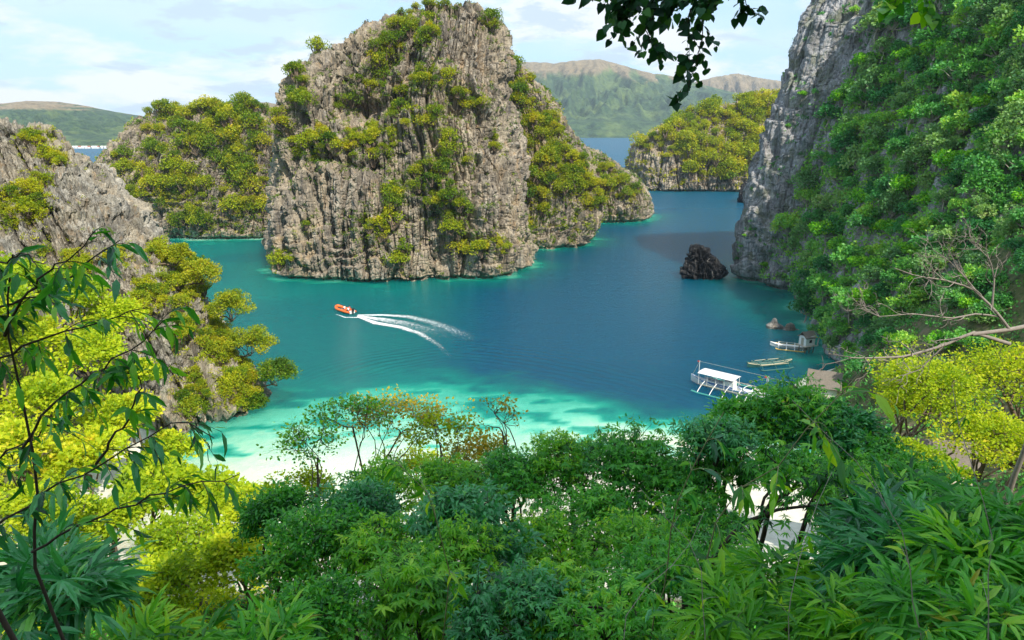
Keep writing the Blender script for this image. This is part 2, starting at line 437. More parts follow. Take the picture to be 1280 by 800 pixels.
MASSES = {}
def rock_mass(name, levels, nu, nv, mat, label, amp=1.0, fs=1.0, seed=0, zbot=-3.0, cat='cliff', vis=None, topspike=1.0, kind='structure', undercut=0.0, fluted=1.0, big=3.4, facet=0.0, gullies=()):
    lv = sorted([(z, p) for z, p in levels], key=lambda a: a[0])
    if lv[0][0] > zbot: lv = [(zbot, lv[0][1])] + lv
    zs = np.array([a[0] for a in lv]); PP = np.array([a[1] for a in lv])      # (m,K,2)
    # density along the outline: more where it faces the camera
    mid = PP[len(PP) // 3]; nx = np.roll(mid, -1, 0); cen = mid.mean(0)
    seg = np.linalg.norm(nx - mid, axis=1); mp = (mid + nx) / 2
    nor = np.stack([(nx - mid)[:, 1], -(nx - mid)[:, 0]], 1); nor *= np.sign((nor * (mp - cen)).sum(1))[:, None]
    facing = -(nor * mp).sum(1) / (np.linalg.norm(nor, axis=1) * np.linalg.norm(mp, axis=1) + 1e-9)
    wgt = seg * (0.18 + sstep(-0.35, 0.15, facing))
    if vis is not None: wgt = seg * vis(mp)
    K = len(mid); cum = np.concatenate([[0], np.cumsum(wgt)]); cum /= cum[-1]
    up = np.interp(np.linspace(0, 1, nu, endpoint=False), cum, np.arange(K + 1))
    i0 = np.floor(up).astype(int) % K; fr = (up - np.floor(up))[None, :, None]
    ring = PP[:, i0] * (1 - fr) + PP[:, (i0 + 1) % K] * fr                     # (m,nu,2)
    ztop = zs[-1]
    # vertical spacing equal in surface length
    cz = np.concatenate([[0], np.cumsum(np.sqrt(np.diff(zs) ** 2 + (np.abs(np.diff(ring, axis=0)).mean(1).sum(1)) ** 2))])
    tv = np.linspace(0, cz[-1], nv); zi = np.interp(tv, cz, np.arange(len(zs)))
    # smooth interpolation between levels
    a0 = np.clip(np.floor(zi).astype(int), 0, len(zs) - 2); f = (zi - a0)[:, None, None]
    Z = zs[a0] * (1 - f[:, 0, 0]) + zs[a0 + 1] * f[:, 0, 0]
    G = ring[a0] * (1 - f) + ring[a0 + 1] * f
    ker = np.array([1, 2, 3, 2, 1.]); ker /= ker.sum(); r = max(1, nv // 60)
    for _ in range(3):
        Gp = np.pad(G, ((2 * r, 2 * r), (0, 0), (0, 0)), 'edge')
        G = sum(k * Gp[j * r:j * r + nv] for j, k in enumerate(ker))
    # cap rings
    ncap = max(8, nv // 7); cen = G[-1].mean(0)
    tcap = (np.arange(1, ncap + 1) / ncap)[:, None, None]
    capG = G[-1][None] * (1 - tcap) + cen * tcap
    capZ = ztop + 1.5 * np.sin(tcap[:, 0, 0] * math.pi / 2)
    G = np.concatenate([G, capG]); Z = np.concatenate([Z, capZ])
    P = np.concatenate([G, np.broadcast_to(Z[:, None, None], G.shape[:2] + (1,))], 2)
    du = np.roll(P, -1, 1) - np.roll(P, 1, 1); dv = np.gradient(P, axis=0)
    N = unit(np.cross(du, dv)); 
    if (N[nv // 2, :, :2] * (P[nv // 2, :, :2] - P[nv // 2, :, :2].mean(0))).sum() < 0: N = -N
    upn = np.clip(N[..., 2], 0, 1)
    steep = 1 - sstep(0.45, 0.85, upn)
    capmix = np.concatenate([np.zeros(nv), np.linspace(0, 1, ncap)])[:, None, None]
    S = np.array([1, 1, 1.]) / fs; Q = P + seed * 113.7
    # plan position of each upright line, so that flutes run straight up the wall
    ip = min(nv - 1, nv // 3); B = np.broadcast_to(G[ip][None], G.shape) * (1 - capmix) + P[..., :2] * capmix
    Bq = np.concatenate([B, P[..., 2:3]], 2) + seed * 113.7
    Bq[..., :2] += 1.2 * fs * perlin(Bq / fs * (1 / 7, 1 / 7, 1 / 16))[..., None]
    d = big * fbm(Q * S / 19 * (1, 1, .45), 4) + 0.9 * fbm(Bq * S / 9 * (1, 1, .12), 2)
    cr = np.abs(perlin(Bq * S * (1 / 7.5, 1 / 7.5, 1 / 55))); d += -2.6 * np.exp(-(cr / .07) ** 2) + 1.6 * np.minimum(cr, .4)
    # ledges, and between them upright blades that change from band to band
    lz = P[..., 2] / (7.5 * fs) + 1.6 * fbm(Q * S / 21, 3); blk = np.floor(lz)
    saw = lz - blk; d += 1.6 * sstep(0, .9, saw) * (1 - sstep(.93, 1, saw)) - 0.7
    Qb = Bq * S * (1 / 2.5, 1 / 2.5, 1 / 26); Qb[..., 2] += blk * 7.31
    n1 = np.abs(perlin(Qb)); d += fluted * (2.2 * np.minimum(n1, .42) - 1.1 * np.exp(-(n1 / .06) ** 2)) * (0.35 + 0.65 * steep)
    Qb = Bq * S * (1 / 1.15, 1 / 1.15, 1 / 9); Qb[..., 2] += blk * 3.17
    n2 = np.abs(perlin(Qb)); d += fluted * (0.95 * np.minimum(n2, .4) - .35 * np.exp(-(n2 / .07) ** 2)) * (0.4 + 0.6 * steep)
    lz = P[..., 2] / (2.3 * fs) + 1.0 * fbm(Bq * S / 3, 2); saw = lz - np.floor(lz)
    d += 0.45 * (sstep(0, .25, saw) * (1 - sstep(.8, 1, saw)))
    d += 0.55 * fbm(Q * S / 2.4 * (1, 1, .7), 3) + 0.2 * ridged(Q * S / 0.9, 2)
    if facet: d += facet * (ridged(Q * S / 7 * (1, 1, .55) + 9.1, 3) + np.round(2.5 * fbm(Q * S / 12 * (1, 1, .5), 2)) * .5)
    for (xa, za), (xb, zb), gw, gd in gullies:      # clefts that run down the front of the wall
        ax, az_ = xb - xa, zb - za; tt = np.clip(((P[..., 0] - xa) * ax + (P[..., 2] - za) * az_) / (ax * ax + az_ * az_), 0, 1)
        ds = np.hypot(P[..., 0] - xa - tt * ax, P[..., 2] - za - tt * az_) + 1.2 * fbm(P / 5 + 3, 2)
        d += -gd * np.exp(-(np.abs(ds) / gw) ** 3) / (amp * fs)
    d -= d[:nv].mean() + 0.6
    if undercut: d -= undercut * (1 - sstep(0.6, 2.2, P[..., 2]))
    else: d -= 2.4 * (1 - sstep(0.3, 1.7, P[..., 2])) * sstep(-2, 0.1, P[..., 2])
    fade = np.ones(len(Z)); fade[-ncap:] = np.linspace(1, 0.0, ncap)
    H = N.copy(); H[..., 2] *= 0.35; H = unit(H)
    P = P + H * (d * amp * fs * fade[:, None])[..., None]
    # pinnacles on what looks upward
    pin = np.clip(ridged(Q * S * (1 / 2.6, 1 / 2.6, 1 / 9), 3), 0, 2)
    P[..., 2] += topspike * amp * fs * (1.3 * pin - 0.6 + 1.6 * fbm(Q * S / 9, 3)) * sstep(0.15, 0.6, upn)
    nrow = len(Z); 
    i = np.arange(nrow - 1)[:, None] * nu; j = np.arange(nu)[None]; j2 = (j + 1) % nu
    q = np.stack([i + j, i + j2, i + nu + j2, i + nu + j], -1).reshape(-1, 4)
    me = mesh_np(name, P.reshape(-1, 3), q.ravel(), np.full(len(q), 4), smooth=False)
    o = link(name, me, None, mat); tag(o, label, cat, None, kind)
    # coarse copy for finding surface points
    sr, su = np.arange(0, nrow, 3), np.arange(0, nu, 3)
    Pc = P[sr][:, su].reshape(-1, 3); a, b = len(sr), len(su)
    i = np.arange(a - 1)[:, None] * b; j = np.arange(b)[None]; j2 = (j + 1) % b
    qc = np.stack([i + j, i + j2, i + b + j2, i + b + j], -1).reshape(-1, 4)
    MASSES[name] = (Pc, qc)
    return o

def E(*a, e=2.7, K=48): return ell(*a, K=K, e=e)

# the tall central cliff
L = [(333, 350, 660, 252, 34), (300, 347, 663, 252, 34), (250, 346, 657, 253, 33), (215, 348, 654, 254, 31), (190, 350, 650, 256, 29), (150, 354, 641, 258, 27),
     (120, 362, 637, 260, 25), (95, 386, 634, 262, 23), (75, 410, 631, 263, 21), (58, 434, 628, 264, 19), (44, 460, 622, 265, 16), (34, 484, 616, 266, 13), (24, 504, 604, 266, 10), (19, 520, 592, 266, 7)]
def G(x0, y0, x1, y1, w_, d_, Y_=225): a_, b_ = at(x0, y0, Y_), at(x1, y1, Y_); return ((a_[0], a_[2]), (b_[0], b_[2]), w_, d_)
rock_mass('tall_cliff', gullies=[G(525, 20, 478, 80, 3.6, 5.5, 245), G(478, 80, 452, 130, 4.5, 6, 238), G(520, 60, 500, 128, 2.6, 4.5, 238), G(500, 128, 430, 140, 3.4, 5, 232), G(596, 205, 588, 300, 1.3, 4), G(345, 215, 350, 330, 1.6, 4), G(450, 205, 462, 330, 1.2, 3),
    G(540, 215, 556, 330, 1.5, 3), G(380, 150, 372, 200, 1.6, 4, 235), G(640, 70, 625, 200, 2, 3.5, 240), G(390, 200, 470, 208, 1.6, 3.5, 226), G(560, 120, 610, 150, 1.4, 3, 236)], levels=[E(*level(*l)) for l in L], nu=900, nv=520, mat=ROCK, label= 'tall grey fluted limestone cliff rising from the middle of the bay, dotted with shrubs', seed=1, big=4.2, amp=1.05)
# its lower ridge that runs back to the right
L = [(300, 585, 738, 306, 28), (270, 590, 752, 310, 30), (240, 590, 758, 313, 30), (205, 590, 744, 315, 26), (180, 590, 722, 318, 22), (150, 590, 702, 318, 20), (120, 590, 684, 318, 17), (98, 590, 664, 318, 14), (82, 590, 648, 318, 11), (72, 592, 636, 318, 8)]
rock_mass('steep_ridge', [E(*level(*l)) for l in L], 420, 260, ROCK, 'steep green ridge behind the right edge of the tall central cliff', seed=2, amp=.8)
L = [(272, 690, 812, 385, 28), (250, 690, 812, 385, 28), (236, 690, 806, 385, 25), (218, 690, 788, 386, 22), (204, 690, 768, 387, 19), (192, 690, 746, 388, 15), (184, 690, 732, 388, 11)]
rock_mass('low_headland', [E(*level(*l)) for l in L], 420, 200, ROCK, 'low rocky point tapering into the water beyond the steep ridge', seed=3, amp=.9)
# wooded mass to the left behind
L = [(289, 105, 400, 335, 30), (250, 112, 400, 335, 30), (225, 120, 400, 336, 28), (200, 138, 400, 337, 26), (178, 152, 400, 338, 23), (160, 168, 395, 339, 19), (148, 190, 380, 340, 15), (141, 212, 360, 340, 11)]
rock_mass('wooded_headland', [E(*level(*l)) for l in L], 640, 260, ROCK, 'wooded limestone headland left of the tall central cliff', seed=4)
# near left rock
L = [(535, -330, 318, 112, 13), (505, -330, 312, 114, 14), (470, -330, 300, 117, 15), (440, -330, 287, 120, 16), (400, -330, 258, 124, 17), (365, -330, 238, 127, 17), (330, -330, 208, 130, 17), (300, -330, 178, 133, 16),
     (265, -330, 152, 137, 15), (235, -330, 128, 140, 14), (210, -330, 108, 142, 12), (190, -330, 88, 144, 10), (172, -330, 66, 145, 8), (163, -330, 50, 146, 6)]
rock_mass('near_crag', [E(*level(*l)) for l in L], 900, 560, ROCKL, 'jagged pale grey crag falling to the lagoon at the left edge', seed=5, fs=0.62, amp=1.25, fluted=1.2, big=2.4, facet=1.1, vis=lambda mp: np.where((mp[:, 0] > -100) & (mp[:, 1] < 150), 1.0, .12) * np.where(mp[:, 0] < -140, .1, 1))
# island to the right behind
L = [(230, 786, 1010, 565, 35), (210, 786, 1010, 566, 34), (192, 790, 1010, 567, 31), (176, 798, 1010, 568, 27), (164, 810, 1010, 569, 23), (155, 832, 1010, 570, 18), (147, 862, 1010, 570, 15), (137, 893, 1010, 570, 12), (126, 925, 1010, 570, 10), (118, 950, 1010, 570, 8)]
rock_mass('golden_island', [E(*level(*l)) for l in L], 460, 200, ROCK, 'low rounded islet covered in golden green bush, seen through the channel', seed=6, fs=1.3)
# mountain on the right
ML = [
 (0,   [(75, 225), (84, 207), (82, 190), (74, 160), (68, 132), (78, 106), (104, 80), (150, 55), (260, 60), (330, 150), (300, 250), (180, 290), (100, 262), (84, 240)]),
 (14,  [(74, 225), (84, 206), (84, 189), (78, 160), (73, 133), (84, 107), (110, 82), (155, 58), (262, 64), (328, 150), (298, 248), (180, 287), (100, 260), (82, 240)]),
 (45,  [(81, 227), (92, 208), (96, 188), (94, 162), (93, 136), (103, 112), (128, 88), (168, 68), (262, 75), (320, 150), (290, 244), (180, 280), (108, 258), (88, 241)]),
 (80,  [(91, 230), (103, 212), (109, 190), (112, 165), (114, 140), (123, 118), (146, 98), (180, 82), (255, 90), (305, 150), (280, 236), (185, 270), (117, 255), (97, 243)]),
 (100, [(101, 234), (114, 216), (125, 194), (133, 170), (138, 148), (147, 130), (166, 114), (190, 102), (245, 108), (285, 155), (265, 222), (190, 255), (130, 250), (108, 244)]),
 (106, [(116, 236), (128, 222), (146, 202), (156, 182), (164, 165), (172, 150), (186, 138), (200, 130), (230, 134), (255, 165), (240, 205), (195, 232), (146, 242), (122, 242)])]
def mtn_vis(mp): return np.where((mp[:, 1] < 238) & (mp[:, 0] < 180), 1.0, 0.15)
rock_mass('right_mountain', [(z, smooth_poly(p, 84)) for z, p in ML], 900, 420, ROCKR, 'steep wooded mountain with a bare blue grey cliff at the right', seed=8, amp=0.62, fs=1.25, vis=mtn_vis, fluted=0.65, big=2.6)

# black rock in the channel, with an undercut foot
def lump(name, cx, py_base, prof, depth, mat, label, seed, fs, nu=220, nv=110, under=0.8, e=2.2, kind='thing', amp=.55):
    b = onwater(cx, py_base); Y = b[1] + depth
    lv = [E(*level(py, a, c, Y, d), e=e, K=36) for py, a, c, d in prof]
    return rock_mass(name, lv, nu, nv, mat, label, seed=seed, fs=fs, undercut=under, cat='rock', amp=amp, kind=kind)
lump('sea_rock', 880, 350, [(349, 862, 903, 3.6), (344, 853, 908, 4.8), (338, 852, 910, 5.0), (332, 856, 906, 4.4), (327, 860, 897, 3.8), (323, 861, 890, 3.4), (318, 863, 886, 3.0), (313, 865, 883, 2.4)], 4.0, ROCKD, 'black jagged rock standing in the channel beside the grey cliff foot', 11, 0.36, amp=1.25, nu=320, nv=150)
lump('shore_rock', 968, 412, [(411, 958, 980, 1.6), (407, 959, 977, 1.5), (404, 964, 972, 0.8)], 1.6, ROCKB, 'low pale rock awash near the wooded shore', 12, 0.16, under=0.1)
lump('shore_rock', 986, 414, [(413, 977, 998, 1.4), (410, 981, 994, 1.1)], 1.6, ROCKB, 'flat grey rock nearer the trees beside the pale rock awash', 13, 0.16, under=0.1)
lump('cliff_foot_rock', 926, 254, [(255, 921, 936, 5), (245, 922, 938, 5), (238, 924, 938, 4), (230, 928, 940, 3)], 6, ROCKD, 'small dark rock at the far end of the grey cliff', 14, 0.7, under=0.3)

def surf(name):
    P, q = MASSES[name]
    return BVHTree.FromPolygons([tuple(v) for v in P.tolist()], q.tolist())
TREES = {n: surf(n) for n in MASSES}
def hit(px, py, names=None):
    d = Vector(ray(px, py)).normalized(); best = None
    for n in (names or TREES):
        loc, nor, idx, dist = TREES[n].ray_cast(Vector((0, 0, CAMZ)), d)
        if loc is not None and (best is None or dist < best[2]):
            if nor.dot(d) > 0: nor = -nor
            best = (loc, nor, dist, n)
    return best

# ------------------------------------------------------------------ land under and round the viewpoint
def land_z(x, y):
    x = np.asarray(x, float); y = np.asarray(y, float)
    prof = np.interp(y, [-200, -60, -10, 0, 4, 10, 20, 35, 50, 62, 72, 92, 104, 125, 160], [140, 95, 56, 48.2, 45.5, 38.5, 29.5, 17.5, 7.5, 2.2, 1.1, 0.4, -0.6, -1.5, -4])
    shore = 4.5 * perlin(np.stack([x / 30, y * 0 + 3.3, x * 0], -1))
    prof = prof - 1.7 * sstep(14, -12, x) * sstep(66, 76, y)
    z = prof + shore * sstep(95, 110, y) * 0.25
    # left hillside below the crag
    lh = sstep(-52, -96, x) * 30 + sstep(-80, -140, x) * 22
    z = np.maximum(z, (lh * sstep(128, 92, y) + 0.0) * 1.0 + np.where(lh > 0, prof * 0.25, 0) - 2.5 * (lh < 1))
    # right: rises to the mountain
    rh = sstep(38, 110, x) * 62
    z = np.maximum(z, rh * sstep(150, 100, y) + prof * 0.2 - 4)
    # unseen high ground behind and to the right, shaped to shade the foreground
    z = z + 60 * np.exp(-(((x - 36) / 30) ** 2 + ((y + 36) / 22) ** 2))
    nz = fbm(np.stack([x / 11, y / 11, x * 0 + 1.5], -1), 4)
    z = z + nz * np.clip(z / 10, 0.02, 1.0) * 1.8
    rr = np.hypot(x, y - 2)
    z = np.minimum(z, 47.8 - 0.05 * y + np.where(y > 0, -0.85 * y, 0) * sstep(70, 30, np.abs(x)) + sstep(9, 28, rr) * 80)
    return z
gx = np.concatenate([np.linspace(-260, -130, 20)[:-1], np.linspace(-130, 130, 300), np.linspace(130, 300, 30)[1:]])
gy = np.concatenate([np.linspace(-220, -30, 30)[:-1], np.linspace(-30, 165, 260)])
X, Y = np.meshgrid(gx, gy); Z = land_z(X, Y)
V = np.stack([X, Y, Z], -1).reshape(-1, 3); nr, nc = X.shape
i = np.arange(nr - 1)[:, None] * nc; j = np.arange(nc - 1)[None]
q = np.stack([i + j, i + j + 1, i + nc + j + 1, i + nc + j], -1).reshape(-1, 4)
m, T = newmat('earth_and_sand')
g = T.n('ShaderNodeNewGeometry'); P_ = g.outputs['Position']; zs_ = T.n('ShaderNodeSeparateXYZ', None, Vector=P_).outputs[2]
n1 = T.noise(P_, 0.6, 6, 0.65); n2 = T.noise(P_, 0.12, 4)
soil = T.ramp(n1, [(0.35, (0.035, 0.05, 0.015)), (0.5, (0.09, 0.11, 0.03)), (0.62, (0.17, 0.13, 0.08))])
sand = T.ramp(n1, [(0.3, (0.52, 0.49, 0.40)), (0.7, (0.70, 0.67, 0.57))])
f = T.ramp(T.m('ADD', zs_, T.m('MULTIPLY', n2, 3.0)), [(0.30, 0.0), (0.5, 1.0)])
f = T.m('MULTIPLY', T.m('SUBTRACT', T.m('ADD', zs_, T.m('MULTIPLY', n2, 3.0)), 4.2), 0.8, clamp=True)
b = T.n('ShaderNodeBsdfPrincipled', None, Base_Color=T.mix(f, sand, soil), Roughness=0.95, Normal=T.n('ShaderNodeBump', None, Height=n1, Distance=0.3))
T.n('ShaderNodeOutputMaterial', None, Surface=b)
o = link('ground', mesh_np('ground', V, q.ravel(), np.full(len(q), 4), smooth=True), None, m)
tag(o, 'wooded slope and white sand beach below the viewpoint', 'ground', None, 'structure')

# ------------------------------------------------------------------ water with its depth
sx = np.concatenate([-np.geomspace(6050, 260, 24), np.linspace(-255, 255, 341), np.geomspace(260, 6050, 24)])
sy = np.concatenate([[-850, -400, -200, 0], np.linspace(40, 420, 380), np.geomspace(424, 6150, 55)])
X, Y = np.meshgrid(sx, sy)
pts = []
for n_, (Pc, qc) in MASSES.items():
    if n_ in ('sea_rock', 'shore_rock', 'shore_rock.001', 'cliff_foot_rock'): continue
    s_ = Pc[np.abs(Pc[:, 2] - 0.5) < 1.5][:, :2]; pts.append(s_[::2])
pts = np.concatenate(pts)
D = np.full(X.shape, 1e3); near = (np.abs(X) < 300) & (Y < 700) & (Y > 30)
Q = np.stack([X[near], Y[near]], 1); dist = np.full(len(Q), 1e3)
for k in range(0, len(pts), 60):
    dd = ((Q[:, None] - pts[None, k:k + 60]) ** 2).sum(-1).min(1); dist = np.minimum(dist, dd)
D[near] = np.sqrt(dist)
nz = fbm(np.stack([X / 26, Y / 16, X * 0], -1), 4); nf = fbm(np.stack([X / 5, Y / 3.2, X * 0 + 5], -1), 3)
depth = 1 - np.exp(-np.clip(D - 0.3 + 2.6 * nz, 0, None) / 4.8)
rim = 0.42 + 0.25 * nz; depth = rim + (1 - rim) * depth
# channel between crag, headland and tall cliff is a shallow green shelf
px, py, _ = project(np.stack([X, Y, 0 * X], -1))
def wpt(a, b): return onwater(a, b)[:2]
def blob(cx, cy, rx, ry, ang=0.0):
    c = wpt(cx, cy); u = (X - c[0]); v = (Y - c[1]); ca, sa = math.cos(ang), math.sin(ang)
    return np.exp(-(((u * ca + v * sa) / rx) ** 2 + ((-u * sa + v * ca) / ry) ** 2))
sh = 0.62 * blob(250, 312, 26, 34) + 0.4 * blob(300, 365, 20, 12) + 0.55 * blob(700, 280, 22, 12, .9) + 0.35 * blob(745, 268, 25, 10)
sh += 0.42 * blob(965, 385, 16, 24, .2)
dark = 0.5 * blob(308, 322, 13, 7) + 0.35 * blob(60, 530, 30, 3)
# shelf towards the beach
edge = np.interp(X, [-60, -40, -28, -15, 0, 12, 24, 36, 50, 70, 90], [118, 128, 131, 132, 129, 123, 115, 111, 108, 110, 115])
sd = (Y - edge) + 7.0 * nz + 2.5 * nf
shelf = sstep(7, -9, sd)
sand_d = np.clip(0.46 - (0.012 + 0.028 * sstep(0, 30, X)) * (edge - Y) , 0.0, 1)
patch = 0.30 * sstep(0.0, 0.5, fbm(np.stack([X / 9, Y / 5, X * 0 + 9], -1), 4)) 
depth = depth - 0.0 * sh - sh * 0.6 * (1 + 0.5 * nz) + dark
depth = depth * (1 - shelf) + shelf * np.minimum(depth, np.clip(sand_d + patch * (sd > -30), 0, 1))
depth = np.clip(depth, 0, 1)
depth = depth - 0.24 * sstep(-2, -30, X) * sstep(330, 250, Y) * sstep(.6, .95, depth)
far = sstep(330, 520, Y); depth = np.maximum(depth, 0.9 * far)
phs, wam = np.zeros(X.shape), np.zeros(X.shape)
def train(a, b_, ctr, rx, ry, lam, curve):
    A_, B_, c = wpt(*a), wpt(*b_), wpt(*ctr); d_ = (B_ - A_) / np.linalg.norm(B_ - A_)
    al_ = (X - c[0]) * d_[0] + (Y - c[1]) * d_[1]; ac = -(X - c[0]) * d_[1] + (Y - c[1]) * d_[0]
    return 2 * math.pi * (ac + curve * al_ ** 2) / lam, np.exp(-((al_ / rx) ** 2 + (ac / ry) ** 2))
p1, a1 = train((560, 432), (860, 492), (700, 462), 26, 9, 2.3, .006)
p2, a2 = train((400, 470), (540, 440), (480, 452), 14, 7, 2.0, .01)
V = np.stack([X, Y, 0 * X], -1).reshape(-1, 3); nr, nc = X.shape
i = np.arange(nr - 1)[:, None] * nc; j = np.arange(nc - 1)[None]
q = np.stack([i + j, i + j + 1, i + nc + j + 1, i + nc + j], -1).reshape(-1, 4)
m, T = newmat('lagoon_water')
dep = T.n('ShaderNodeAttribute', dict(attribute_name='depth')).outputs['Fac']
Pw = T.n('ShaderNodeNewGeometry').outputs['Position']
mott = T.noise(Pw, 0.35, 5, 0.6)
dep2 = T.m('ADD', dep, T.m('MULTIPLY', T.m('SUBTRACT', mott, 0.5), 0.16), clamp=True)
wc = T.ramp(dep2, [(0.0, (0.70, 0.78, 0.64)), (0.09, (0.45, 0.72, 0.54)), (0.24, (0.12, 0.54, 0.40)), (0.42, (0.010, 0.31, 0.23)), (0.62, (0.000, 0.18, 0.165)), (0.82, (0.000, 0.115, 0.135)), (1.0, (0.000, 0.070, 0.135))])
h1 = T.noise(T.map(Pw, (1, 1.7, 1)), 0.85, 5, 0.7); h2 = T.noise(T.map(Pw, (0.7, 1.6, 1)), 0.16, 3, 0.5)
def tr(pn, an):
    fp = T.n('ShaderNodeAttribute', dict(attribute_name=pn)).outputs['Fac']; fa = T.n('ShaderNodeAttribute', dict(attribute_name=an)).outputs['Fac']
    return T.m('MULTIPLY', T.m('SINE', T.m('ADD', fp, T.m('MULTIPLY', h2, 9.0))), T.m('MULTIPLY', fa, 0.42))
hh = T.m('ADD', T.m('ADD', tr('ph1', 'am1'), tr('ph2', 'am2')), T.m('MULTIPLY', h1, 0.95)); hh = T.m('ADD', hh, T.m('MULTIPLY', h2, 0.5))
bp = T.n('ShaderNodeBump', None, Height=hh, Strength=0.8, Distance=0.6)
farw = T.m('MULTIPLY', T.m('SUBTRACT', T.n('ShaderNodeSeparateXYZ', None, Vector=Pw).outputs[1], 220.0), 0.0009, clamp=True)
b = T.n('ShaderNodeBsdfPrincipled', None, Base_Color=wc, Roughness=T.m('ADD', T.m('MINIMUM', farw, 0.32), 0.09), IOR=1.35, Normal=bp)
b.subsurface_method = 'BURLEY'; b.inputs['Subsurface Weight'].default_value = 0.85; b.inputs['Subsurface Radius'].default_value = (12, 22, 28); b.inputs['Subsurface Scale'].default_value = 1.0   # light spreads through the water
T.n('ShaderNodeOutputMaterial', None, Surface=b)
me = mesh_np('water', V, q.ravel(), np.full(len(q), 4), smooth=True, attrs={'depth': depth.ravel(), 'ph1': p1.ravel(), 'am1': a1.ravel(), 'ph2': p2.ravel(), 'am2': a2.ravel()})
o = link('water', me, None, m); tag(o, 'turquoise and deep blue lagoon water', 'water', None, 'structure')

# ------------------------------------------------------------------ far hills
def hills(name, label, prof, shore, ridge, back, x0, x1, seed, brown, mat):
    """prof: (px, py) of the skyline; built as a real range between shore and back"""
    n, mrow = 520, 150
    pxs = np.linspace(x0, x1, n); hy = np.interp(pxs, [p[0] for p in prof], [p[1] for p in prof])
    rows = np.concatenate([np.linspace(0, 1, mrow), np.linspace(1.03, 2, 30)])
    az = (pxs - 640) / FPX / cp
    H = np.array([at(a, b, ridge)[2] for a, b in zip(pxs, hy)])
    r = np.where(rows <= 1, shore + (ridge - shore) * rows, ridge + (back - ridge) * (rows - 1))
    A, Rr = np.meshgrid(az, r); X = A * Rr; Y = Rr
    t = np.where(rows <= 1, rows, 1 - (rows - 1))[:, None]
    s = (ridge - shore) / 8
    gul = ridged(np.stack([X / s * 1.3, Y / s * 0.30, X * 0 + seed], -1), 4)
    nz = fbm(np.stack([X / s / 1.6, Y / s / 1.6, X * 0 + seed * 3], -1), 5)
    prf = 0.16 * sstep(0, .12, t) + 0.84 * np.clip((t - 0.12) / 0.88, 0, 1) ** 1.8
    Z = H[None] * (prf + 0.24 * (gul - 0.7) * np.sin(t * math.pi) ** 0.8 * sstep(0, .4, t) + 0.06 * nz * np.sin(np.clip(t, 0, 1) * math.pi)) - 3 * (t <= 0) 
    Z = Z + 0.012 * H[None] * fbm(np.stack([X / s * 4, Y / s * 4, X * 0], -1), 3)
    V = np.stack([X, Y, Z], -1).reshape(-1, 3); nr, nc = X.shape
    i = np.arange(nr - 1)[:, None] * nc; j = np.arange(nc - 1)[None]
    q = np.stack([i + j, i + j + 1, i + nc + j + 1, i + nc + j], -1).reshape(-1, 4)
    hv = np.clip(Z / H.max(), 0, 1)
    hr = np.broadcast_to((t * 1.0), Z.shape)
    me = mesh_np(name, V, q.ravel(), np.full(len(q), 4), smooth=True, attrs={'hgt': (0.5 * hv + 0.5 * hr * hv + 0.05 * nz).ravel(), 'gul': gul.ravel()})
    o = link(name, me, None, mat); tag(o, label, 'hill', None, 'structure'); return o

def hillmat(name, s, brown_at):
    m, T = newmat(name)
    P = T.n('ShaderNodeNewGeometry').outputs['Position']
    h = T.n('ShaderNodeAttribute', dict(attribute_name='hgt')).outputs['Fac']
    gu = T.n('ShaderNodeAttribute', dict(attribute_name='gul')).outputs['Fac']
    n1 = T.noise(P, s, 6, 0.7); n2 = T.noise(P, s * 6, 5, 0.7)
    green = T.ramp(n2, [(0.35, (0.012, 0.035, 0.018)), (0.5, (0.03, 0.07, 0.03)), (0.65, (0.07, 0.12, 0.04))])
    meadow = T.mix(T.ramp(n1, [(0.50, 0.0), (0.62, 0.6)]), green, (0.16, 0.22, 0.06))
    f = T.m('ADD', h, T.m('ADD', T.m('MULTIPLY', T.m('SUBTRACT', n1, 0.5), 0.35), T.m('MULTIPLY', gu, 0.22)))  # gullies stay forest green; the darker colour also stands in for shade
    top = T.ramp(n2, [(0.3, (0.13, 0.10, 0.055)), (0.7, (0.33, 0.25, 0.15))])
    c = T.mix(T.ramp(f, [(brown_at, 0.0), (brown_at + 0.13, 1.0)]), meadow, top)
    b = T.n('ShaderNodeBsdfPrincipled', None, Base_Color=c, Roughness=0.95, Normal=T.n('ShaderNodeBump', None, Height=n2, Distance=0.6 / s / 6, Strength=1.0))
    T.n('ShaderNodeOutputMaterial', None, Surface=b); return m
hills('far_hill', 'hazy brown topped mountain range across the water behind the ridge', [(400, 150), (560, 110), (640, 78), (655, 77), (690, 79), (712, 75), (740, 74), (765, 82), (800, 92), (830, 96), (850, 104), (880, 112), (920, 122), (990, 128), (1300, 120)],
      2650, 4300, 5500, 520, 1400, 3, .6, hillmat('hill_brown_green', 0.0045, 0.88))
hills('farther_hill', 'pale range farthest away beside the hanging branch', [(400, 150), (760, 125), (820, 110), (870, 96), (895, 92), (925, 98), (950, 102), (1000, 104), (1300, 110)],
      4600, 5200, 5900, 640, 1400, 9, .6, hillmat('hill_far', 0.003, 0.62))
hills('left_hill', 'hazy low mountain across the water above the near left crag', [(-200, 150), (-60, 146), (0, 141), (30, 134), (50, 130), (85, 126), (120, 127), (150, 132), (180, 139), (220, 146), (280, 134), (320, 127), (360, 128), (420, 140)],
      1500, 2700, 3900, -250, 440, 5, .6, hillmat('hill_left', 0.008, 0.90))
# ------------------------------------------------------------------ shrubs on the rocks
SHR = {}
for k, (nm, mt) in enumerate((('olive', L_CLIFF), ('golden', L_GOLD))):
    for v in range(5):
        me = clump_mesh('shrub', (1.0 + 0.25 * (v % 2), 1.0, 0.95), 13, 80, 0.155, 40 + v + 10 * k)
        me.materials.append(mt); me.materials.append(BARK); SHR.setdefault(nm, []).append(me)

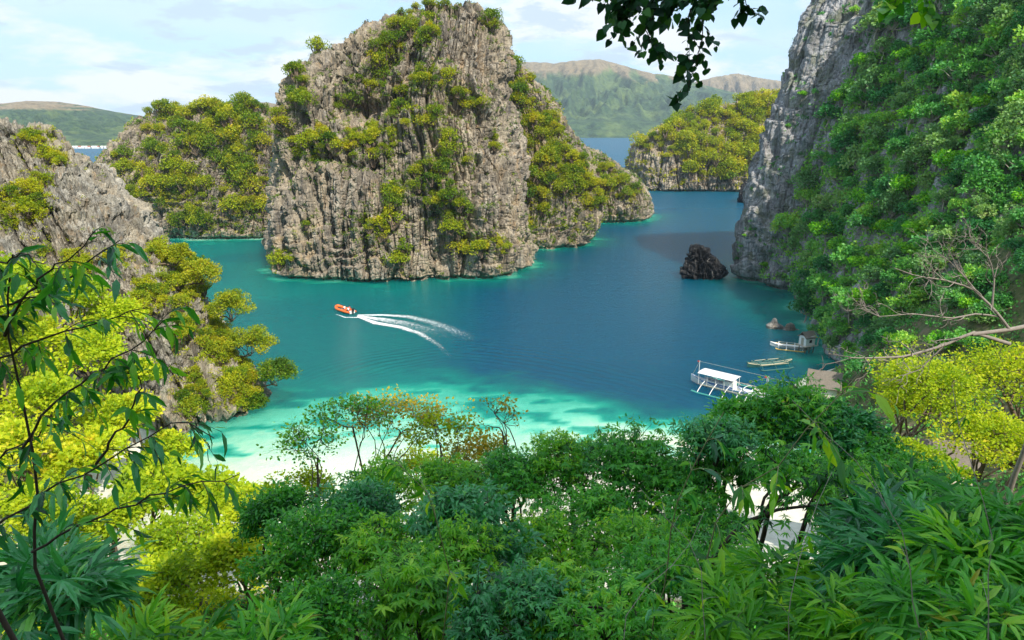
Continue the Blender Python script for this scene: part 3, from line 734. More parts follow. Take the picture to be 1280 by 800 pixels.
SHRUB_AT = {}
def zone_shrubs(stem, cat, group, masses, zones, size, word='shrub', gold=0.3, vs=1.0):
    n_all = 0
    for (cx, cy, rx, ry, n, where, *opt) in zones:
        g_ = opt[0] if opt else gold
        for _ in range(n):
            a = random.random() * 2 * math.pi; r = math.sqrt(random.random())
            h = hit(cx + rx * r * math.cos(a), cy + ry * r * math.sin(a), masses)
            if h is None or h[0].z < 1.5: continue
            SHRUB_AT.setdefault(h[3], []).append((h[0], size))
            tone = 'golden' if random.random() < g_ else 'olive'
            o = bpy.data.objects.new(stem, random.choice(SHR[tone])); COL.objects.link(o)
            s = size * (0.5 + 0.85 * random.random() ** 1.5)
            o.location = h[0] + h[1] * s * 0.25; o.scale = (s, s, s * (0.85 + 0.4 * random.random()) * vs)
            o.rotation_euler = (0.2 * random.random(), 0.2 * random.random(), random.random() * 6.28)
            tw = 'golden green' if tone == 'golden' else 'olive green'
            tag(o, f'{tw} {word} {where}', cat, group); n_all += 1
    return n_all

zone_shrubs('cliff_shrub', 'shrub', 'shrubs growing on the tall central cliff', ['tall_cliff'], [
 (540, 8, 26, 5, 8, 'crowning the very top of the tall cliff', .1), (612, 26, 10, 12, 5, 'at the right end of the tall cliff summit', .1),
 (505, 32, 15, 16, 9, 'in the gully that falls from the tall cliff summit', .1), (482, 62, 16, 20, 12, 'in the gully that falls from the tall cliff summit', .1), (466, 98, 22, 18, 11, 'in the gully that falls from the tall cliff summit', .3),
 (388, 62, 24, 14, 8, 'on the left shoulder of the tall cliff', .2), (362, 88, 20, 18, 8, 'on the left shoulder of the tall cliff', .2), (376, 128, 10, 30, 9, 'on the steep left flank of the tall cliff', .3), (345, 140, 12, 30, 8, 'on the steep left flank of the tall cliff', .1),
 (534, 50, 9, 22, 5, 'in the narrow cleft under the tall cliff summit', .2), (530, 92, 12, 22, 7, 'in the narrow cleft under the tall cliff summit', .2), (440, 134, 24, 12, 7, 'in the shaded hollow halfway up the tall cliff', .2), (498, 128, 15, 24, 8, 'in the shaded hollow halfway up the tall cliff', .1),
 (398, 184, 44, 18, 20, 'on the broad ledge across the left of the tall cliff', .5), (462, 176, 34, 28, 18, 'in the golden hollow at the heart of the tall cliff', .8), (528, 152, 24, 14, 6, 'on the upper right face of the tall cliff', .4), (582, 126, 26, 10, 6, 'on the upper right face of the tall cliff', .5),
 (560, 100, 30, 20, 4, 'on the upper right face of the tall cliff', .5), (572, 192, 15, 22, 6, 'on the right face of the tall cliff', .2), (605, 175, 14, 16, 4, 'on the right face of the tall cliff', .3),
 (540, 232, 26, 34, 20, 'in the big green patch low on the tall cliff', .1), (562, 270, 18, 30, 10, 'in the big green patch low on the tall cliff', .2), (492, 246, 18, 14, 7, 'left of the big green patch low on the tall cliff', .3),
 (480, 290, 26, 14, 6, 'on the fluted lower wall of the tall cliff', .8), (352, 322, 12, 12, 3, 'at the lower left foot of the tall cliff', .4), (502, 322, 14, 12, 4, 'on the fluted lower wall of the tall cliff', .5), (380, 286, 4, 5, 1, 'alone on the grey lower wall of the tall cliff', 0),
 (590, 308, 18, 14, 4, 'at the lower right foot of the tall cliff', .4), (630, 300, 12, 20, 4, 'at the lower right foot of the tall cliff', .4), (460, 275, 14, 12, 3, 'on the fluted lower wall of the tall cliff', .9)], 2.75)
zone_shrubs('ridge_shrub', 'shrub', 'shrubs growing on the steep ridge', ['steep_ridge', 'low_headland'], [
 (650, 118, 16, 32, 16, 'on the upper part of the steep ridge', .2), (676, 170, 26, 38, 34, 'on the upper part of the steep ridge', .2), (706, 215, 30, 36, 34, 'on the middle of the steep ridge', .3), (665, 240, 20, 36, 18, 'in the lower left of the steep ridge', .3),
 (738, 232, 24, 28, 24, 'where the steep ridge meets the low point', .3), (778, 238, 24, 14, 14, 'on the low rocky point', .3), (755, 212, 16, 12, 5, 'on the low rocky point', .2), (640, 85, 8, 12, 5, 'at the head of the steep ridge', .2), (655, 298, 8, 24, 7, 'in the lower left of the steep ridge', .3)], 3.2, gold=.3)
zone_shrubs('headland_tree', 'bush', 'bushes on the wooded headland', ['wooded_headland'], [
 (232, 142, 55, 7, 18, 'on the skyline of the wooded headland', .1), (300, 140, 35, 8, 12, 'on the skyline of the wooded headland', .1), (212, 175, 34, 24, 16, 'on the left upper slope of the wooded headland', .2), (285, 180, 46, 32, 40, 'on the right upper slope of the wooded headland', .25),
 (170, 232, 26, 30, 20, 'on the left lower slope of the wooded headland', .6), (228, 240, 30, 34, 24, 'in the middle of the wooded headland', .5), (305, 238, 28, 36, 24, 'on the right lower slope of the wooded headland', .3), (240, 278, 30, 14, 8, 'at the waterline of the wooded headland', .4), (150, 205, 12, 14, 3, 'on the left lower slope of the wooded headland', .5)], 3.9, 'bush')
zone_shrubs('islet_bush', 'bush', 'bushes covering the low islet', ['golden_island'], [
 (905, 150, 60, 18, 26, 'along the top of the low islet', .75), (945, 132, 22, 12, 12, 'on the highest end of the low islet', .9), (860, 180, 44, 22, 36, 'on the left of the low islet', .7), (925, 180, 34, 30, 40, 'on the right of the low islet', .95), (895, 212, 50, 12, 26, 'near the waterline of the low islet', .85), (812, 175, 14, 14, 5, 'on the rocky left end of the low islet', .6)], 6.3, 'bush')
zone_shrubs('crag_shrub', 'shrub', 'shrubs growing on the near left crag', ['near_crag'], [
 (22, 262, 34, 28, 24, 'in the golden patch high on the near left crag', .7), (50, 175, 22, 9, 8, 'on the summit of the near left crag', .7), (66, 206, 12, 12, 5, 'just under the near left crag summit', .7), (48, 228, 10, 8, 3, 'just under the near left crag summit', .5),
 (200, 372, 32, 26, 22, 'halfway down the near left crag', .4), (228, 408, 16, 18, 8, 'halfway down the near left crag', .4), (250, 500, 18, 36, 18, 'in the cleft low on the near left crag', .2), (150, 320, 16, 16, 5, 'on the grey face of the near left crag', .6),
 (205, 320, 22, 12, 9, 'on the right edge of the near left crag', .4), (236, 352, 18, 28, 24, 'on the right edge of the near left crag', .3), (276, 425, 22, 30, 34, 'on the right edge of the near left crag', .4), (300, 486, 16, 28, 18, 'at the waterside end of the near left crag', .3), (80, 330, 40, 20, 10, 'on the grey face of the near left crag', .6)], 1.5)

# ------------------------------------------------------------------ undergrowth that no one could count
def undergrowth(name, label, P, size, cards, leaf, mat, seed):
    g = np.random.default_rng(seed); n = len(P)
    c = np.repeat(P, cards, 0); q = unit(g.normal(size=c.shape)); q[:, 2] = np.abs(q[:, 2])
    p = c + q * size * g.random((len(c), 1)); rn = np.clip(np.repeat(g.random(n), cards) * .6 + .4 * g.random(len(c)), 0, 1)
    V, L, S, A = sprays(p, q, rn, 'card', leaf, g)
    o = link(name, mesh_np(name, V, L, S, A), None, mat); tag(o, label, 'undergrowth', None, 'stuff'); return o
def mass_points(names, fn, n, seed, zmin=1.2):
    g = np.random.default_rng(seed); out = []
    for nme in names:
        Pc = MASSES[nme][0]; Pq = MASSES[nme][1]
        nr_ = Pc[Pq]; nrm = np.cross(nr_[:, 1] - nr_[:, 0], nr_[:, 3] - nr_[:, 0]); ar = np.linalg.norm(nrm, axis=1); c = nr_.mean(1)
        nz_ = np.abs(nrm[:, 2]) / np.maximum(ar, 1e-6)
        ok = fn(c, nz_) & (c[:, 2] > zmin) & (c[:, 1] > 0); px_, py_, dd = project(c); ok &= (px_ > -250) & (px_ < 1500) & (py_ > -250)
        pr = np.where(ok, ar, 0); pr = pr / pr.sum(); idx = g.choice(len(c), n, p=pr)
        t = g.random((n, 2, 1)); q_ = nr_[idx]; out.append(q_[:, 0] * (1 - t[:, 0]) * (1 - t[:, 1]) + q_[:, 1] * t[:, 0] * (1 - t[:, 1]) + q_[:, 2] * t[:, 0] * t[:, 1] + q_[:, 3] * (1 - t[:, 0]) * t[:, 1])
    return np.concatenate(out)
def near_shrubs(names, per, spread, seed, cond=None):
    g = np.random.default_rng(seed); out = []
    for nme in names:
        for loc, sz in SHRUB_AT.get(nme, []):
            for _ in range(per):
                p = loc + Vector(g.normal(size=3) * (1, 1, 1.3)) * spread * sz
                q_ = TREES[nme].find_nearest(p)[0]
                if q_ is not None and q_.z > 1.2: out.append(tuple(q_))
    return np.array(out)
undergrowth('cliff_scrub', 'low scrub spreading between the shrubs of the tall central cliff', near_shrubs(['tall_cliff'], 13, .95, 51), 1.0, 26, .38, L_CLIFF, 61)
undergrowth('ridge_scrub', 'low scrub spreading between the shrubs of ridge and headland', near_shrubs(['steep_ridge', 'low_headland', 'wooded_headland'], 9, .9, 52), 1.5, 28, .50, L_CLIFF, 62)
undergrowth('crag_scrub', 'low golden scrub between the shrubs of the near left crag', near_shrubs(['near_crag'], 12, .9, 53), .65, 28, .24, L_GOLD, 63)
undergrowth('cliff_undergrowth', 'small olive tufts scattered in the crevices of the central cliffs',
    mass_points(['tall_cliff', 'low_headland'], lambda c, nz_: (nz_ > .25) & (fbm(c / 11, 3) > 0.05), 2600, 1), 0.9, 22, .42, L_CLIFF, 5)
undergrowth('ridge_undergrowth', 'low olive scrub between the bushes of the ridge and headland',
    mass_points(['steep_ridge', 'wooded_headland'], lambda c, nz_: fbm(c / 14, 3) > -0.25, 1700, 2), 1.5, 26, .7, L_CLIFF, 6)
undergrowth('islet_undergrowth', 'golden scrub carpeting the low islet',
    mass_points(['golden_island'], lambda c, nz_: fbm(c / 20, 3) > -0.35, 1800, 3), 2.4, 22, 1.1, L_GOLD, 7)
undergrowth('crag_undergrowth', 'small tufts in the cracks of the near left crag',
    mass_points(['near_crag'], lambda c, nz_: (nz_ > .2) & (fbm(c / 6, 3) > 0.15), 700, 4), 0.5, 22, .24, L_CLIFF, 8)
CB = ([-300, 0, 60, 110, 150, 200, 250, 300, 350, 380], [1180, 1100, 1088, 1052, 1032, 1010, 996, 978, 960, 940])
def wooded(c, off=0.0):
    px_, py_, dd = project(c); return px_ > np.interp(py_, *CB) + off + 22 * fbm(c / 12, 2)
undergrowth('mountain_undergrowth', 'dense green scrub between the trees of the right mountain',
    mass_points(['right_mountain'], lambda c, nz_: wooded(c), 8000, 5, 2.5), 2.2, 24, .75, L_HILL, 9)
undergrowth('ledge_undergrowth', 'sparse tufts on the bare blue grey cliff',
    mass_points(['right_mountain'], lambda c, nz_: (~wooded(c)) & (nz_ > .15) & (fbm(c / 9, 3) > 0.1), 420, 6, 2.5), 0.9, 22, .5, L_HILL, 10)

# ------------------------------------------------------------------ trees on the right mountain
HT = []
for v in range(8):
    g = np.random.default_rng(100 + v)
    cc, cr, (V, L, S, A) = make_crown(np.array([0, 0, 3.2]), (4.5, 4.5, 3.2 + 0.6 * (v % 3)), 30, 46, 'card', 0.78, g, .28, .8, .6)
    crown = mesh_np('crown', V, L, S, A); crown.materials.append((L_HILL, L_HILLB, L_HILL, L_HILLC, L_HILL, L_HILLB, L_FRESH, L_HILLC)[v])
    polys = [(bend((0, 0, -4), (0.3, 0, 1.6), 6, .08, g), np.linspace(.3, .2, 6))] + [(bend((0.3, 0, 1.0), c, 6, .12, g), np.linspace(.15, .04, 6)) for c in cc]
    trunk = tube_mesh('trunk', polys, 5); trunk.materials.append(BARKP); HT.append((trunk, crown))
def hill_tree(loc, s, rz, label, group, stem='hillside_tree'):
    r = empty(stem, loc, rz); r.scale = (s, s, s * (0.9 + .3 * random.random())); tag(r, label, 'tree', group)
    t, c = random.choice(HT); link('trunk', t, r); link('crown', c, r); return r
cnt = 0
for row, py_ in enumerate(np.arange(-24, 452, 20)):
    for px_ in np.arange(930, 1330, 25):
        x_ = px_ + random.uniform(-9, 9) + (row % 2) * 12; y_ = py_ + random.uniform(-8, 8)
        if x_ < np.interp(y_, *CB) + random.uniform(0, 18): continue
        h = hit(x_, y_, ['right_mountain'])
        if h is None or h[0].z < 2: continue
        band = 'near the top' if y_ < 60 else 'high' if y_ < 180 else 'halfway up' if y_ < 300 else 'low'
        edge = 'close to the bare cliff' if x_ < np.interp(y_, *CB) + 70 else 'on the open wooded slope' if x_ < 1180 else 'on the outer wooded slope'
        hill_tree(h[0] + h[1] * 0.8 - Vector((0, 0, 1.0)), random.uniform(.55, .98) * h[2] / 205, random.random() * 6.28, f'green tree {band} {edge} of the right mountain', 'trees on the right mountain'); cnt += 1
g = np.random.default_rng(31); nv_ = 0
while nv_ < 62:
    x_, y_ = g.uniform(48, 128), g.uniform(52, 118); z_ = float(land_z(np.array([x_]), np.array([y_]))[0]); px_, py_, dd_ = project(np.array([x_, y_, z_ + 2]))
    if z_ < 4 or px_ < 1050 + max(0, (430 - py_)) * .1 or px_ > 1340 or not 240 < py_ < 470: nv_ += .05; continue
    hill_tree((x_, y_, z_ - .6), g.uniform(.38, .6), g.random() * 6.28, 'green tree in the valley behind the bare pale branches', 'trees in the valley behind the bare tree', 'valley_tree'); nv_ += 1
print('hill trees', cnt)
for (x_, y_, s) in ((928, 310, .22), (931, 296, .18), (921, 325, .2), (955, 335, .35), (968, 72, .3), (1068, 20, .35), (1078, 32, .3), (1003, 122, .35), (1018, 118, .25), (985, 160, .2)):
    h = hit(x_, y_, ['right_mountain'])
    if h: hill_tree(h[0] + h[1] * .3, s, 1.0, 'small tree clinging to the bare blue grey cliff', 'small trees on the bare cliff', 'cliff_tree')

# ------------------------------------------------------------------ trees on the lower slopes and under the viewpoint
def ground_at(x, y): return np.array([x, y, float(land_z(np.array([x]), np.array([y]))[0])])
def mid_tree(name, px_, py_, Y, r, label, lmat, kind, leaf, nc, ns, seed, group=None, bmat=None, tr=.14, off=(0, 1.0), cat='tree', **kw):
    C = at(px_, py_, Y); b = ground_at(C[0] + off[0], Y + off[1]); b[2] = min(b[2], C[2] - r[2] * .6 - .3)
    return tree(name, b, C, r, label, cat, lmat, bmat, kind, leaf, nc, ns, tr, group, seed, **kw)

# sunlit slope at the left
SUNNY = [(20, 352, 92, 5.5), (85, 365, 95, 5), (140, 395, 96, 5), (30, 425, 84, 5.5), (110, 445, 84, 5.5), (172, 470, 92, 4.2), (60, 500, 74, 5), (150, 520, 80, 4.8), (-20, 380, 80, 6), (215, 560, 84, 3.6), (20, 560, 64, 5), (110, 575, 66, 4.6), (190, 610, 62, 4.6), (262, 620, 64, 4.0), (310, 640, 58, 3.8), (230, 680, 52, 4.2), (140, 650, 54, 4.2), (60, 640, 50, 4), (300, 700, 46, 3.4), (200, 740, 42, 3.4)]
where = ['just below the crag in the top left', 'below the crag, second from the left edge', 'against the foot of the crag', 'on the bright slope at the left edge', 'in the middle of the bright left slope', 'at the right side of the bright left slope', 'lower on the bright left slope', 'beside the crag foot low on the slope', 'half out of the frame at the left edge', 'nearest the lagoon under the crag', 'behind the leafy twigs at the left edge', 'under the bright slope behind the twigs', 'in the hollow below the crag', 'with its crown against the pale shallows', 'right of the bright hollow', 'at the bottom of the bright hollow', 'behind the bluish bamboo leaves', 'low behind the left edge twigs', 'left of the round leaved dark tree', 'lowest in the yellow green hollow']
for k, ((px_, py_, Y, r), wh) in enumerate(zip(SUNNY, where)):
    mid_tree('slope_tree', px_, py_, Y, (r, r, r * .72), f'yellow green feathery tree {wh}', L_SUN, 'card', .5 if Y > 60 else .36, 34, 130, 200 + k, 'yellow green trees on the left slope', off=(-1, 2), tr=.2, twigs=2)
# sunlit tree at the right
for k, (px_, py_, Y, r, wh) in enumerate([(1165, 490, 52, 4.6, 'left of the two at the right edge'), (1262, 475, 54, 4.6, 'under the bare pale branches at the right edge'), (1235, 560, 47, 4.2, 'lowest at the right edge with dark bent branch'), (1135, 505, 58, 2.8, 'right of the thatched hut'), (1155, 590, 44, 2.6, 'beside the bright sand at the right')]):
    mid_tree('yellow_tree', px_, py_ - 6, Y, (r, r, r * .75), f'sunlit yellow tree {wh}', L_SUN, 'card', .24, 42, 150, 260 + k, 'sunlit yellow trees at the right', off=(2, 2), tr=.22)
# thin trees in front of the shallows
for k, (px_, py_, Y, r, nc, ns, mt, lb) in enumerate([
 (500, 524, 40, (5.0, 2.5, 1.7), 40, 40, L_RUST, 'thin rusty leaved tree spreading over the pale shallows'), (590, 572, 38, (2.9, 2.2, 2.2), 30, 80, L_RUST, 'golden leaved tree in front of the pale beach water'),
 (395, 550, 34, (2.8, 1.8, 2.0), 26, 22, L_FRESH, 'thin bare branched tree at the edge of the shallows'), (628, 520, 36, (1.8, 1.2, 1.8), 14, 10, L_RUST, 'nearly leafless twiggy sapling above the golden tree'),
 (440, 520, 37, (3.4, 2.0, 1.3), 26, 26, L_FRESH, 'feathery thin tree left of the rusty one over the shallows'), (550, 540, 36, (2.6, 1.8, 1.6), 24, 30, L_SUN, 'thin yellow green tree under the rusty one'),
 (520, 585, 44, (3.2, 2.2, 1.4), 26, 70, L_SUN, 'sunlit golden bush behind the thin trees'), (600, 610, 42, (2.6, 2.2, 1.4), 24, 70, L_SUN, 'sunlit bush glowing between the dark crowns'),
 (380, 610, 40, (2.8, 2.2, 1.4), 24, 70, L_SUN, 'sunlit bush at the lower edge of the white shallows'),
 (555, 640, 30, (2.6, 2.0, 1.2), 18, 44, L_SUN, 'bright yellow green bush glowing behind the dark trees')]):
    mid_tree('thin_tree', px_, py_, Y, r, lb, mt, 'card', .2, nc, ns, 280 + k, off=(.6, 1), tr=.08, bmat=BARK, clump_r=.34, twigs=6)

# dark trees that fill the foreground
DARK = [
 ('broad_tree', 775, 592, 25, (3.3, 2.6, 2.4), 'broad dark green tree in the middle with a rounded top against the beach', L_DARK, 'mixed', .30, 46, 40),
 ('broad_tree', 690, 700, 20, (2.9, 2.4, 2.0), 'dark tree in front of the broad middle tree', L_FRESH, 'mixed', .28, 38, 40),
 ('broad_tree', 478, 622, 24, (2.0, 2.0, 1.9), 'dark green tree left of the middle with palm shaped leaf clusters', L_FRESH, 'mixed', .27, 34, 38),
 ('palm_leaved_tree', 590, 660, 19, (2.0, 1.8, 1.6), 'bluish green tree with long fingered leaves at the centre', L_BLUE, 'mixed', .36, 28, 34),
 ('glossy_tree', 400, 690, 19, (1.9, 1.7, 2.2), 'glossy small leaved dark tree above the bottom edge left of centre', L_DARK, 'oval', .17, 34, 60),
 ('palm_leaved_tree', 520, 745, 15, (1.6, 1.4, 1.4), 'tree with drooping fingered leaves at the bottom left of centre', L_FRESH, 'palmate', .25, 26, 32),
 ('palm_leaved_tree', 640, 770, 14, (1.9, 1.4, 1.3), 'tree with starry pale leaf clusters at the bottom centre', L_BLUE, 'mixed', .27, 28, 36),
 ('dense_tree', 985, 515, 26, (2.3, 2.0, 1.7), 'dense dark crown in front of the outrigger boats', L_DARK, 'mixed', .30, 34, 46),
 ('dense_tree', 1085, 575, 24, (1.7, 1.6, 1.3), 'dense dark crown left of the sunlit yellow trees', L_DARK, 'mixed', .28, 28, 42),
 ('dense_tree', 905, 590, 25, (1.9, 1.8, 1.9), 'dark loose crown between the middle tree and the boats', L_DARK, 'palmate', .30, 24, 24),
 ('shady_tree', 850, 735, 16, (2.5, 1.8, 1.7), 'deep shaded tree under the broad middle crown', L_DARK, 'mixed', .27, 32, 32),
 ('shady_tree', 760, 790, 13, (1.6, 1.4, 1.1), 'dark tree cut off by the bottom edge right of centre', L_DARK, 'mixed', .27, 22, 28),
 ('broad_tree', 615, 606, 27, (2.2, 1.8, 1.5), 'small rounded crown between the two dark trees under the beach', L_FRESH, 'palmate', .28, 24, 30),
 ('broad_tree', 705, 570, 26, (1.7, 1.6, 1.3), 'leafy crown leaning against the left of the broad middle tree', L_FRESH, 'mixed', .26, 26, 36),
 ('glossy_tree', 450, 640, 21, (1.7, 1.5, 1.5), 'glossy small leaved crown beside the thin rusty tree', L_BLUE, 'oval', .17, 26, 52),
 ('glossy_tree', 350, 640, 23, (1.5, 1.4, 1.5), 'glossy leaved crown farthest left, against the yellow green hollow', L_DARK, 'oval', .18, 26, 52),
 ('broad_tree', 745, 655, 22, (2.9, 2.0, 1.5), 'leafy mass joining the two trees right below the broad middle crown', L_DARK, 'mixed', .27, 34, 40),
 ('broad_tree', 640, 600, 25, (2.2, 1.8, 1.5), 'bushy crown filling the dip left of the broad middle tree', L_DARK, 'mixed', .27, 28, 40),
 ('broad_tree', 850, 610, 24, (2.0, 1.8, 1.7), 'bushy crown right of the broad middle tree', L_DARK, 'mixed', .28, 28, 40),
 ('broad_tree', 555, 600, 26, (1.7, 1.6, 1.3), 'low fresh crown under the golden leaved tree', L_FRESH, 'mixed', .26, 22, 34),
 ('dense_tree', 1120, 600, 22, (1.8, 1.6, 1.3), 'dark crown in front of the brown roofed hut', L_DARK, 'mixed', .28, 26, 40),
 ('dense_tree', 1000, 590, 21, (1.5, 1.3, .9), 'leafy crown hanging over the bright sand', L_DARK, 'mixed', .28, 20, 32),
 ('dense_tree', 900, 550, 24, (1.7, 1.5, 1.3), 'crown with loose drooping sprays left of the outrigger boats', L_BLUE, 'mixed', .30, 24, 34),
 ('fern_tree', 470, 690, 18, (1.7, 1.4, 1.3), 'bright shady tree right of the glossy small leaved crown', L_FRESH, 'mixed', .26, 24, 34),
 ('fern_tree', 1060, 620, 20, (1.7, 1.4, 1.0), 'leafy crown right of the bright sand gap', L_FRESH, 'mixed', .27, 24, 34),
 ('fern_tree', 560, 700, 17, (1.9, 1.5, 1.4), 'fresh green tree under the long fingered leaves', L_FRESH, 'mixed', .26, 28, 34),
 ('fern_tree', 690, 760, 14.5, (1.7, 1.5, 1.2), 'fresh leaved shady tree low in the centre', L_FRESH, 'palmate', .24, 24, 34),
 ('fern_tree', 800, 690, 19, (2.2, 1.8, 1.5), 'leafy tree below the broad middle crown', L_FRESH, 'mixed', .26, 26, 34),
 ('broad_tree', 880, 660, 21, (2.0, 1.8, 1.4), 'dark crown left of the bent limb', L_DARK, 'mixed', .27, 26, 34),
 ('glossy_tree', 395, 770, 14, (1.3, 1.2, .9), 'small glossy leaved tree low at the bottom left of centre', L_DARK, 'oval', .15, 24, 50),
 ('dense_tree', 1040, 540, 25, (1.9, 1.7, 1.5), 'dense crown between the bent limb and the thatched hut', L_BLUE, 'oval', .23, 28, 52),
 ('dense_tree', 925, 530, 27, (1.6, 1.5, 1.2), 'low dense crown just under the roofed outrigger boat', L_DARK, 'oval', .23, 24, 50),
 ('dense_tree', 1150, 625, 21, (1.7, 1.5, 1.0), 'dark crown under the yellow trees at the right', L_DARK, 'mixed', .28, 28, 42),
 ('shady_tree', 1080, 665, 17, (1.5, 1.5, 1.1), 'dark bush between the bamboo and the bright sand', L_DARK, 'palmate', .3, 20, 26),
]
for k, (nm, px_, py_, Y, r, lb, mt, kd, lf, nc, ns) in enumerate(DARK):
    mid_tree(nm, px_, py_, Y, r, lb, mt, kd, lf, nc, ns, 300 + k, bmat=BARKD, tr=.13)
BAMB = [
 (1000, 740, 11.5, (1.5, 1.1, 1.0), 'leafy bamboo thicket at the bottom right of centre', L_FRESH, .50, 18, 15),
 (1130, 705, 10.5, (1.5, 1.1, 1.0), 'leafy bamboo with long glossy blades in the lower right', L_BLUE, .55, 18, 15),
 (1250, 700, 9.5, (1.3, 1.1, 1.1), 'leafy bamboo cut off by the right edge', L_DARK, .50, 18, 15),
 (1060, 790, 8.5, (.9, .8, .45), 'bamboo with broad fresh blades low at the right of centre', L_FRESH, .42, 10, 11),
 (1200, 785, 7.5, (1.1, .8, .5), 'dark bamboo blades along the bottom right corner', L_DARK, .40, 14, 13),
 (905, 795, 9.0, (.9, .8, .5), 'fresh green bamboo shoots at the bottom edge', L_FRESH, .42, 9, 10),
 (1180, 640, 14, (1.7, 1.2, .8), 'bamboo behind the glossy blades, under the yellow trees', L_DARK, .50, 16, 15),
 (70, 725, 8.5, (.75, .7, .5), 'bluish bamboo with drooping blades in the lower left', L_BLUE, .48, 13, 11),
 (50, 765, 5.6, (.6, .5, .36), 'large bluish bamboo blades in the bottom left corner', L_BLUE, .36, 8, 8),
 (200, 815, 7.5, (.8, .7, .30), 'fresh bamboo along the bottom edge at the left', L_FRESH, .40, 10, 10),
 (340, 825, 9.0, (1.0, .8, .36), 'dark bamboo at the bottom edge under the glossy tree', L_DARK, .42, 12, 12),
]
for k, (px_, py_, Y, r, lb, mt, lf, nc, ns) in enumerate(BAMB):
    mid_tree('bamboo', px_, py_, Y, r, lb, mt, 'bamboo', lf, nc, ns, 340 + k, bmat=CANE, tr=.035, cat='bamboo', clump_r=.45, flat=.7)

for k, (px_, py_, Y, r, wh) in enumerate([(252, 342, 124, 3.8, 'highest of the trees leaning from the crag over the water'), (288, 385, 122, 4.4, 'leaning from the crag over the water, second from the top'), (312, 428, 119, 4.8, 'halfway down the waterside of the crag'), (345, 468, 116, 4.2, 'reaching farthest over the lagoon from the crag'), (310, 500, 114, 3.0, 'lowest at the waterside of the crag'), (222, 318, 127, 2.8, 'small, on the ridge of the crag above the others')]):
    C = at(px_, py_, Y); h = hit(px_ - 26, py_ + 8, ['near_crag']); b_ = np.array(h[0]) if h else C - (4, 0, 3)
    tree('crag_tree', b_, C, (r, r, r * .95), f'spreading olive green tree {wh}', 'tree', L_CLIFF, BARK, 'card', .34, 40, 120, .16, 'trees leaning from the near crag', 420 + k, clump_r=.3)
# carpets of leaves on the slope itself
g = np.random.default_rng(77)
def slope_points(n, x0, x1, y0, y1, cond=None, seed=1):
    g = np.random.default_rng(seed); x = g.uniform(x0, x1, n); y = g.uniform(y0, y1, n); z = land_z(x, y)
    P = np.stack([x, y, z], 1); ok = z > 2.2
    if cond is not None: ok &= cond(P)
    return P[ok]
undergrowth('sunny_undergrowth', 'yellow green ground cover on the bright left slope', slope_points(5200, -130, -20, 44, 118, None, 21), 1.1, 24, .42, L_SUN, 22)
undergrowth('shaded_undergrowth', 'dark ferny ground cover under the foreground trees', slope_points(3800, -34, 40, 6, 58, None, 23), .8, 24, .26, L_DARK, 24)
undergrowth('valley_undergrowth', 'green ground cover at the foot of the right mountain', slope_points(3000, 34, 120, 34, 120, None, 25), 1.2, 24, .42, L_HILL, 26)

# ------------------------------------------------------------------ twigs close to the viewpoint
def px_line(pts): return np.array([at(a, b, Y) for a, b, Y in pts])
def resample(P, n):
    s = np.concatenate([[0], np.cumsum(np.linalg.norm(np.diff(P, axis=0), axis=1))]); t = np.linspace(0, s[-1], n)
    return np.stack([np.interp(t, s, P[:, k]) for k in range(3)], 1)
def branch(root, P, r0, n_tw, tw, leaf, kind, lmat, bmat, seed, per=6, hang=.4):
    """one branch of a thing and the leaves on it; everything relative to the root"""
    g = np.random.default_rng(seed); base = np.array(root.location)
    Q = resample(P, 14); Q[1:-1] += g.normal(size=(12, 3)) * tw * .06
    polys = [(Q - base, np.linspace(r0, r0 * .3, 14))]; pos, dr = [], []
    for k in range(n_tw):
        i = 2 + int((k + g.random()) / n_tw * 11.5); i = min(i, 12); ax = unit(Q[i + 1] - Q[i]); s = unit(np.cross(ax, [0, 0, 1.]) + 1e-6)
        d = unit(ax * .7 + s * g.choice([-1, 1]) * .7 + np.array([0, 0, g.normal() * .45])); L_ = tw * (.5 + g.random())
        t = np.linspace(0, 1, 6)[:, None]; tp = Q[i] + d * L_ * t - np.array([0, 0, hang]) * L_ * t ** 2
        polys.append((tp - base, np.linspace(r0 * .35, r0 * .12, 6)))
        for m_ in range(per):
            f = (m_ + 1) / per * 5; a_ = int(min(f, 4.999)); p = tp[a_] + (tp[a_ + 1] - tp[a_]) * (f - a_)
            pos.append(p); sd = s if m_ % 2 else -s; dr.append(unit(unit(tp[a_ + 1] - tp[a_]) * .8 + sd * .7 + np.array([0, 0, -.55 if kind == 'lance' else -.3]) + g.normal(size=3) * (.3 if kind == 'lance' else .6)))
    pos = np.array(pos); dr = np.array(dr); n = len(pos); ln = leaf * (.55 + .8 * g.random(n)); wr = {'lance': .27, 'heart': .82}[kind]
    V, L, S, A = leaves_arrays(pos, dr, unit(np.array([0, 0 if kind == 'lance' else -.9, 1. if kind == 'lance' else .6]) + g.normal(size=(n, 3)) * .55), ln, ln * wr, g.random(n), kind)
    b = link('branch', tube_mesh('branch', polys, 6), root, bmat); link('leaves', mesh_np('leaves', V - base, L, S, A), b, lmat)

